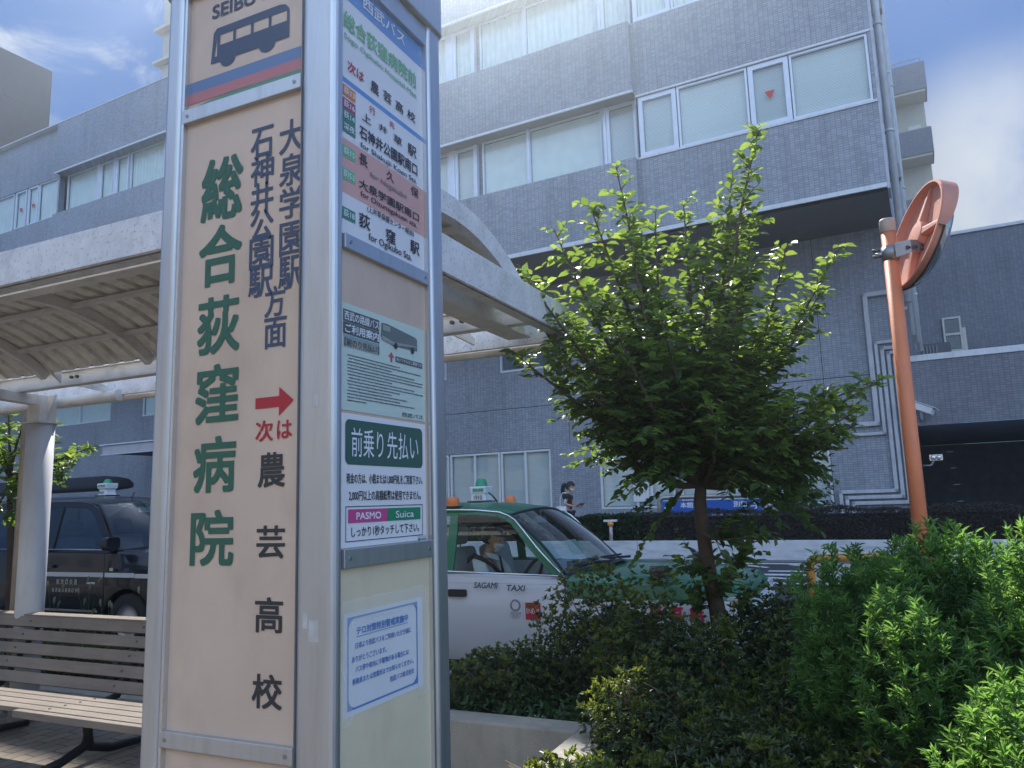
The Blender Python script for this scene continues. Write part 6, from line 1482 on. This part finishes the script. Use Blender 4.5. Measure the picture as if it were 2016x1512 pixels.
# taxi driver (taxi axes)
DR = thing('person', 'taxi driver in a white shirt with dark strap and white mask at the wheel', 'person', (-3.25, 6.75, 0.0))
Y_ = -.37
J = dict(pelvis=(-.02, Y_, .56, (.15, .12)), waist=(.0, Y_, .72, (.145, .11)), chest=(.0, Y_, .90, (.165, .115)), neckb=(.005, Y_, 1.02, (.085, .07)), neck=(.03, Y_, 1.075, .052), headb=(.05, Y_, 1.12, .055),
         shl=(.0, Y_ + .18, .97, .065), shr=(.0, Y_ - .18, .97, .065), ell=(.12, Y_ + .25, .76, .045), elr=(.12, Y_ - .25, .76, .045), wrl=(.33, Y_ + .19, .83, .03), wrr=(.33, Y_ - .19, .83, .03),
         hl=(.06, Y_ + .10, .54, .095), hr=(.06, Y_ - .10, .54, .095), kl=(.46, Y_ + .13, .60, .065), kr=(.46, Y_ - .13, .60, .065), al=(.58, Y_ + .13, .30, .045), ar=(.58, Y_ - .13, .30, .045), tl=(.70, Y_ + .13, .27, .04), tr_=(.70, Y_ - .13, .27, .04))
E_ = [('pelvis', 'waist'), ('waist', 'chest'), ('chest', 'neckb'), ('neckb', 'neck'), ('neck', 'headb'), ('chest', 'shl'), ('chest', 'shr'), ('shl', 'ell'), ('shr', 'elr'), ('ell', 'wrl'), ('elr', 'wrr'), ('pelvis', 'hl'), ('pelvis', 'hr'), ('hl', 'kl'), ('hr', 'kr'), ('kl', 'al'), ('kr', 'ar'), ('al', 'tl'), ('ar', 'tr_')]
hand(J, E_, 'wrl', (1, -.1, .3), (0, .5, .8), (.2, -1, 0), 'L', .8); hand(J, E_, 'wrr', (1, .1, .3), (0, -.5, .8), (.2, 1, 0), 'R', .8)
skin_mesh('body', J, E_, skin_m, DR, 'pelvis')
hd, HM = head_mesh('head', Vector((.065, Y_, 1.175)), Matrix.Rotation(R(14), 4, 'Y'), 1.0, DR)
shirt = mat('white_shirt', (.60, .62, .60), .8, 0, .05, bump=.15, bs=20)
J2 = {k: (*J[k][:3], r) for k, r in dict(pelvis=(.16, .13), waist=(.158, .123), chest=(.178, .13), neckb=(.095, .08), shl=.082, shr=.082).items()}
J2['ul'] = (.10, Y_ + .235, .80, .066); J2['ur'] = (.10, Y_ - .235, .80, .066)
skin_mesh('shirt', J2, [('pelvis', 'waist'), ('waist', 'chest'), ('chest', 'neckb'), ('chest', 'shl'), ('chest', 'shr'), ('shl', 'ul'), ('shr', 'ur')], shirt, DR, 'pelvis')
J3 = {k: (*J[k][:3], r) for k, r in dict(pelvis=(.17, .13), hl=.11, hr=.11, kl=.08, kr=.08, al=.06, ar=.06).items()}
skin_mesh('trousers', J3, [('pelvis', 'hl'), ('pelvis', 'hr'), ('hl', 'kl'), ('hr', 'kr'), ('kl', 'al'), ('kr', 'ar')], blk, DR, 'pelvis')
shell('hair', HM, 0, .010, hairm, hd, lambda x, y, z: (z > .35 or x < .1) and z > -.45)
shell('cap', HM, 0, .024, mat('cap_navy', (.03, .04, .06), .8), hd, lambda x, y, z: z > .30)
shell('face_mask', HM, 0, .012, maskm, hd, lambda x, y, z: x > .40 and -.80 < z < -.05)
def strap(pts, w, m, name, parent):
    p = MB()
    for a, b in zip(pts, pts[1:]):
        a, b = Vector(a), Vector(b); p.add([a - Vector((0, 0, w)), b - Vector((0, 0, w)), b + Vector((0, 0, w)), a + Vector((0, 0, w))], [(0, 1, 2, 3)])
    o = p.build(name, m, parent); md = o.modifiers.new('t', 'SOLIDIFY'); md.thickness = .004; return o
strap([(-.13, Y_ - .155, .99), (-.03, Y_ - .215, 1.045), (.06, Y_ - .20, 1.01), (.125, Y_ - .15, .95), (.16, Y_ - .03, .86), (.165, Y_ + .09, .74)], .022, blk, 'chest_strap', DR)
q = MB(); q.sheet([(.125, Y_ - .012, 1.03), (.125, Y_ + .012, 1.03), (.175, Y_ + .03, .78), (.175, Y_ - .03, .78)], .006); q.build('necktie', blk, DR)
q = MB()
for s in (-1, 1): q.sheet([(.085, Y_, 1.035), (.02, Y_ + s * .085, 1.06), (.05, Y_ + s * .10, 1.02), (.13, Y_ + s * .04, .985)], .006)
q.build('collar', shirt, DR)
# ------------------------------------------------------------------ vegetation
bark = mat('tree_bark', (.085, .060, .045), .85, 0, .25, vs_=14, bump=.5, bs=50)
twigm = mat('twig_brown', (.11, .085, .065), .85, 0, .2)
twigp = mat('twig_pale', (.26, .20, .15), .8, 0, .2)
tree_leaf = leaf_mat('tree_leaf', (.022, .060, .022), (.050, .100, .030), (.32, .48, .06), .42, .36)
aza_leaf = leaf_mat('azalea_leaf', (.024, .047, .020), (.060, .092, .034), (.20, .28, .05), .28, .42)
pod_leaf = leaf_mat('narrow_leaf', (.022, .070, .024), (.050, .140, .040), (.20, .46, .08), .36, .30, .6)
pod_young = leaf_mat('narrow_leaf_young', (.07, .17, .04), (.12, .26, .06), (.36, .66, .12), .42, .28, .6)
aza_young = leaf_mat('azalea_leaf_young', (.06, .085, .022), (.12, .15, .035), (.42, .50, .07), .38, .36)
tree_young = leaf_mat('tree_leaf_young', (.07, .13, .03), (.12, .19, .05), (.46, .62, .09), .46, .34)
old_leaf = leaf_mat('withered_leaf', (.10, .06, .03), (.22, .14, .06), (.3, .2, .08), .25, .7)
hedge_leaf = leaf_mat('brown_hedge_leaf', (.030, .028, .024), (.060, .052, .045), (.10, .09, .05), .15, .7)
dark_leaf = leaf_mat('broad_dark_leaf', (.014, .034, .018), (.035, .065, .030), (.12, .24, .05), .25, .4)
def limb(mb, pts, r0, r1, n=7):
    k = len(pts); mb.tube(pts, [r0 + (r1 - r0) * i / (k - 1) for i in range(k)], n)
def bez(a, b, c, n=8):
    a, b, c = Vector(a), Vector(b), Vector(c); return [a * (1 - t) ** 2 + b * 2 * t * (1 - t) + c * t * t for t in [i / n for i in range(n + 1)]]

def make_tree(T, trunk, fork, tips, seed, leaf_len=.068, leaf_m=None, twigs=13, dens=1.0, base_r=.053, spread=1.0):
    rng = np.random.default_rng(seed); rr = random.Random(seed)
    tb = MB(); limb(tb, trunk, base_r, base_r * .62, 12)
    Pl, Dl, Nl, Ll, Tl = [], [], [], [], []
    fk = Vector(trunk[-1])
    for ti, (tip, start) in enumerate(tips):
        tip = Vector(tip); st_ = Vector(trunk[start]) if start is not None else fk
        mid = st_.lerp(tip, .45) + Vector((rr.uniform(-.16, .16), rr.uniform(-.16, .16), rr.uniform(-.16, .04)))
        pts = bez(st_, mid, tip, 12); ln = sum((a - b).length for a, b in zip(pts, pts[1:]))
        limb(tb, pts, min(.028, .010 + .012 * ln), .003, 6)
        nt = max(5, int(twigs * ln))
        for k in range(nt):
            t = .22 + .78 * (k + rr.random()) / nt if start is None else .3 + .7 * (k + rr.random()) / nt
            i = min(int(t * 12), 11); p0 = pts[i].lerp(pts[i + 1], t * 12 - i); ax = (pts[i + 1] - pts[i]).normalized()
            tl = (.07 + .44 * (1 - t) ** 1.35) * rr.uniform(.5, 1.2) * spread
            rv = Vector((rr.gauss(0, 1), rr.gauss(0, 1), rr.gauss(.15, .6))); rv = (rv - ax * rv.dot(ax)).normalized()
            d = (rv * .85 + ax * .55 + Vector((0, 0, .12))).normalized()
            e_ = p0 + d * tl; md_ = p0.lerp(e_, .5) + Vector((0, 0, .05 * tl)); tw = bez(p0, md_, e_ - Vector((0, 0, .10 * tl)), 4)
            limb(tb, tw, .0032, .0012, 4)
            nl = max(3, int(tl / .026 * dens)); 
            for j in range(nl):
                u = (j + .6) / nl; q = min(int(u * 4), 3); lp = tw[q].lerp(tw[q + 1], u * 4 - q); la = (tw[q + 1] - tw[q]).normalized()
                sd = la.cross(Vector((0, 0, 1))); sd = sd.normalized() if sd.length > .1 else Vector((1, 0, 0))
                sg = 1 if j % 2 else -1
                D = (la * .55 + sd * sg * .85 + Vector((rr.gauss(0, .18), rr.gauss(0, .18), rr.gauss(-.12, .28)))).normalized()
                Pl.append(lp); Dl.append(D); Nl.append(Vector((rr.gauss(0, .35), rr.gauss(0, .35), 1))); Ll.append(leaf_len * rr.uniform(.62, 1.15) * (1 - .25 * (u > .85))); Tl.append(t * .7 + u * .3)
        for j in range(int(26 * dens)):      # leaves on the leading shoot
            t = rr.uniform(.45, 1); i = min(int(t * 12), 11); lp = pts[i].lerp(pts[i + 1], t * 12 - i); ax = (pts[i + 1] - pts[i]).normalized()
            rv = Vector((rr.gauss(0, 1), rr.gauss(0, 1), rr.gauss(0, 1))); D = (ax * .5 + (rv - ax * rv.dot(ax)).normalized()).normalized()
            Pl.append(lp); Dl.append(D); Nl.append(Vector((rr.gauss(0, .3), rr.gauss(0, .3), 1))); Ll.append(leaf_len * rr.uniform(.6, 1.1)); Tl.append(t)
    tb.build('trunk', bark, T)
    L = np.array(Ll); Pl, Dl, Nl = np.array(Pl), np.array(Dl), np.array(Nl); wd = L * rng.uniform(.56, .72, len(L))
    y = (np.array(Tl) > .80) & (rng.random(len(L)) < .8)
    for nm, k, m in (('crown', ~y, leaf_m or tree_leaf), ('young_leaves', y, tree_young)):
        V, F = leaf_arrays(Pl[k], Dl[k], Nl[k], L[k], wd[k], .16, .10); fast_mesh(nm, V, F, m, T)
    return len(L)
TREE_N = make_tree(thing('young_tree', 'young broadleaf tree with sunlit upright shoots in front of the green taxi', 'tree'), TRUNK, None, TIPS, 7, .074, twigs=26, dens=1.2, spread=1.25)
for i, (nm, lb_, tr_, tp_, sd_) in enumerate(SIDE_TREES):
    make_tree(thing('young_tree', lb_, 'tree', group='trees along the planter'), tr_, None, tp_, sd_, .085, twigs=11, base_r=.04)

def shrub(name, label, c, rad, n, kind, seed, group, zb=.31, stems=14, flat=.0):
    T = thing(name, label, 'shrub', (c[0], c[1], zb), 0, group); rng = np.random.default_rng(seed); rr = random.Random(seed)
    rx, ry, h = rad
    # shoot tips through a lumpy dome
    k = int(n * 1.5); u = unit(rng.normal(size=(k, 3))); u[:, 2] = np.abs(u[:, 2])
    lump = np.zeros(k)
    lc = unit(rng.normal(size=(16, 3))); lc[:, 2] = np.abs(lc[:, 2])
    for q in lc: lump += .16 * np.exp(-((u - q) ** 2).sum(1) / .09)
    lump -= .10 * (np.sin(u[:, 0] * 7 + seed) * np.sin(u[:, 1] * 6 + 1.3 * seed) + .6 * np.sin(u[:, 2] * 9))
    f = rng.uniform(.0, 1.0, k) ** .42 * (.80 + lump)
    P = u * f[:, None] * np.array([rx, ry, h]); P = P[:n]; u = u[:n]
    P[:, 2] = P[:, 2] * .94 + .05
    A = unit(u * np.array([1 / rx, 1 / ry, 1 / h]) * .5 + np.array([0, 0, .75]) + .35 * rng.normal(size=(n, 3)))
    yng = (f[:n] * (1 - .35 * (u[:, 2] < .35)) > np.quantile(f[:n], .80)) & (rng.random(n) < .65) if kind in ('azalea', 'narrow') else np.zeros(n, bool)
    Py, Ay = P[yng], A[yng]; P0 = P; P, A, u = P[~yng], A[~yng], u[~yng]; n = len(P)
    if kind == 'azalea': V, F = rosette_leaves(rng, P, A, 7, .030, .013, (.35, 1.1), .012); m = aza_leaf
    elif kind == 'narrow':
        A = unit(u * .8 + np.array([0, 0, .8]) + .28 * rng.normal(size=(n, 3)))
        V, F = rosette_leaves(rng, P, A, 18, .032, .0056, (.35, 1.0), .060); m = pod_leaf
    elif kind == 'broad': V, F = rosette_leaves(rng, P, A, 5, .075, .042, (.5, 1.2), .03); m = dark_leaf
    else: V, F = rosette_leaves(rng, P, A, 6, .022, .010, (.3, 1.2), .02); m = aza_leaf
    fast_mesh('foliage', V, F, m, T)
    if len(Py):
        if kind == 'azalea': V, F = rosette_leaves(rng, Py + Ay * .012, Ay, 7, .030, .013, (.25, .85), .010); fast_mesh('young_shoots', V, F, aza_young, T)
        else: V, F = rosette_leaves(rng, Py + Ay * .02, unit(Ay + np.array([0, 0, .6])), 18, .034, .0062, (.25, .85), .050); fast_mesh('young_shoots', V, F, pod_young, T)
    if kind in ('azalea', 'narrow'):
        k_ = rng.integers(0, len(P0), max(12, len(P0) // 28)); V, F = rosette_leaves(rng, P0[k_] * np.array([.97, .97, .95]), unit(rng.normal(size=(len(k_), 3)) - np.array([0, 0, .4])), 3, .028, .010, (.4, 1.2), .02)
        fast_mesh('withered_leaves', V, F, old_leaf, T)
    P = P0; n = len(P); sb = MB()
    for s in range(stems):
        q = P[rr.randrange(n)] * rr.uniform(.8, 1.0); a = Vector((rr.uniform(-.25, .25) * rx, rr.uniform(-.25, .25) * ry, 0)); b = Vector(q)
        pts = bez(a, a.lerp(b, .5) + Vector((rr.uniform(-.1, .1), rr.uniform(-.1, .1), .12)), b, 6); limb(sb, pts, .009, .0025, 5)
        for _ in range(5):
            i = rr.randrange(2, 6); e_ = pts[i] + Vector((rr.gauss(0, .09), rr.gauss(0, .09), rr.uniform(.02, .12))); limb(sb, [pts[i], pts[i].lerp(e_, .5) + Vector((0, 0, .01)), e_], .0035, .0012, 4)
    sb.build('stems', twigp if kind == 'azalea' else twigm, T); return T
for a in SHRUBS: shrub(*a)

# clipped hedge on top of the low wall: one dense row
def hedge(name, label, x0, x1, y0, y1, z0, z1, n, m, seed, L=.030, W_=.014):
    T = thing(name, label, 'hedge', rz=RBZ); rng = np.random.default_rng(seed)
    face = rng.random(n); P = np.stack([rng.uniform(x0, x1, n), rng.uniform(y0, y1, n), rng.uniform(z0, z1, n)], 1)
    fr = face < .55; P[fr, 1] = y0 + np.abs(rng.normal(0, .05, fr.sum())); tp = (face >= .55) & (face < .85); P[tp, 2] = z1 - np.abs(rng.normal(0, .04, tp.sum()))
    P[:, 2] += .025 * np.sin(P[:, 0] * 3.1) * (P[:, 2] > z1 - .15) + .02 * np.sin(P[:, 0] * 8.3 + 1) * (P[:, 2] > z1 - .15); P[:, 1] -= .02 * np.sin(P[:, 0] * 5 + P[:, 2] * 9)
    A = unit(rng.normal(size=(n, 3)) + np.array([0, -.6, .6])); V, F = rosette_leaves(rng, P, A, 5, L, W_, (.3, 1.3), .02)
    fast_mesh('foliage', V, F, m, T)
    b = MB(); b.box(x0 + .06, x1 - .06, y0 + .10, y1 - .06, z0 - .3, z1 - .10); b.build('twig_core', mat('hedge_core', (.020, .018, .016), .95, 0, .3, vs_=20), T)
    return T
hedge('clipped_hedge', 'long clipped brownish hedge standing on the white low wall', -4.9, 3.4, 14.16, 14.9, .70, 1.235, 11000, hedge_leaf, 3)
hedge('clipped_hedge', 'dark leafy section of hedge below the walking woman', -9.2, -4.95, 14.16, 14.9, .70, 1.17, 6500, dark_leaf, 5, .06, .035)
bs = RB3 = Matrix.Rotation(RBZ, 3, 'Z')
for a in FAR_SHRUBS:
    nm, lb_, (bx, by), rad, n, kind, sd, grp, zb = a; q = RB3 @ Vector((bx, by, 0)); shrub(nm, lb_, (q.x, q.y), rad, n, kind, sd, grp, zb, 8)

# low ivy and grass under the shrubs: nobody could count it
rng = np.random.default_rng(21)
n = 9000; P = np.stack([rng.uniform(-2.55, .9, n), rng.uniform(1.0, 5.2, n), np.full(n, .32)], 1); P = P[(P[:, 0] > -1.25) | (P[:, 1] > 3.86)]; n = len(P)
P[:, 2] += rng.uniform(0, .09, n); V, F = rosette_leaves(rng, P, unit(rng.normal(size=(n, 3)) * .4 + np.array([0, 0, 1])), 3, .045, .022, (.5, 1.2), .0)
gc = fast_mesh('ground_cover', V, F, leaf_mat('ivy_leaf', (.020, .06, .022), (.04, .10, .035), (.12, .30, .06), .25, .45)); gc['kind'] = 'stuff'
# foxtail grass behind the bench
T = thing('foxtail_grass', 'tuft of foxtail grass with pale seed heads behind the bench back', 'grass', (-6.0, 4.6, .12)); rr = random.Random(5)
b = MB(); hds = []
for k in range(26):
    x = rr.uniform(-.75, 1.05); y = rr.uniform(-.15, .25); h = rr.uniform(.50, .80); ln = rr.uniform(-.14, .14)
    pts = bez((x, y, 0), (x + ln * .2, y, h * .7), (x + ln, y, h), 6); limb(b, pts, .003, .0015, 4); hds.append((pts[-1], (pts[-1] - pts[-2]).normalized()))
    for _ in range(3):
        a = rr.uniform(0, 6.28); l = rr.uniform(.15, .35); b.tube([(x, y, .02), (x + l * .3 * math.cos(a), y + l * .3 * math.sin(a), l), (x + l * .8 * math.cos(a), y + l * .8 * math.sin(a), l * .9)], [.006, .005, .001], 4)
b.build('blades', leaf_mat('grass_blade', (.03, .07, .02), (.06, .12, .03), (.2, .4, .07), .3, .5), T)
b = MB()
for p_, d in hds: b.tube([p_, p_ + d * .03 + Vector((.004, 0, 0)), p_ + d * .06 + Vector((.012, 0, -.004)), p_ + d * .075 + Vector((.02, 0, -.010))], [.004, .010, .009, .002], 6)
b.build('seed_heads', leaf_mat('seed_head', (.20, .23, .12), (.28, .30, .17), (.4, .45, .2), .3, .7), T)

print('leaves', TREE_N)
# ------------------------------------------------------------------ added scattering volume, stands in for lens glare and lifted blacks
hz = MB(); hz.box(-84, 52, -42, 72, -2.2, 23.2); ho = hz.build('glare_veil', None)
hm_ = bpy.data.materials.new('glare_veil_air'); hm_.use_nodes = True
nt = hm_.node_tree; nt.nodes.clear(); o_ = nt.nodes.new('ShaderNodeOutputMaterial'); v_ = nt.nodes.new('ShaderNodeVolumePrincipled')
v_.inputs['Color'].default_value = (.78, .89, 1.0, 1); v_.inputs['Density'].default_value = .0052; v_.inputs['Anisotropy'].default_value = .84
nt.links.new(v_.outputs[0], o_.inputs['Volume']); ho.data.materials.append(hm_); ho['kind'] = 'stuff'
bpy.data.objects.remove(_fo, do_unlink=True)
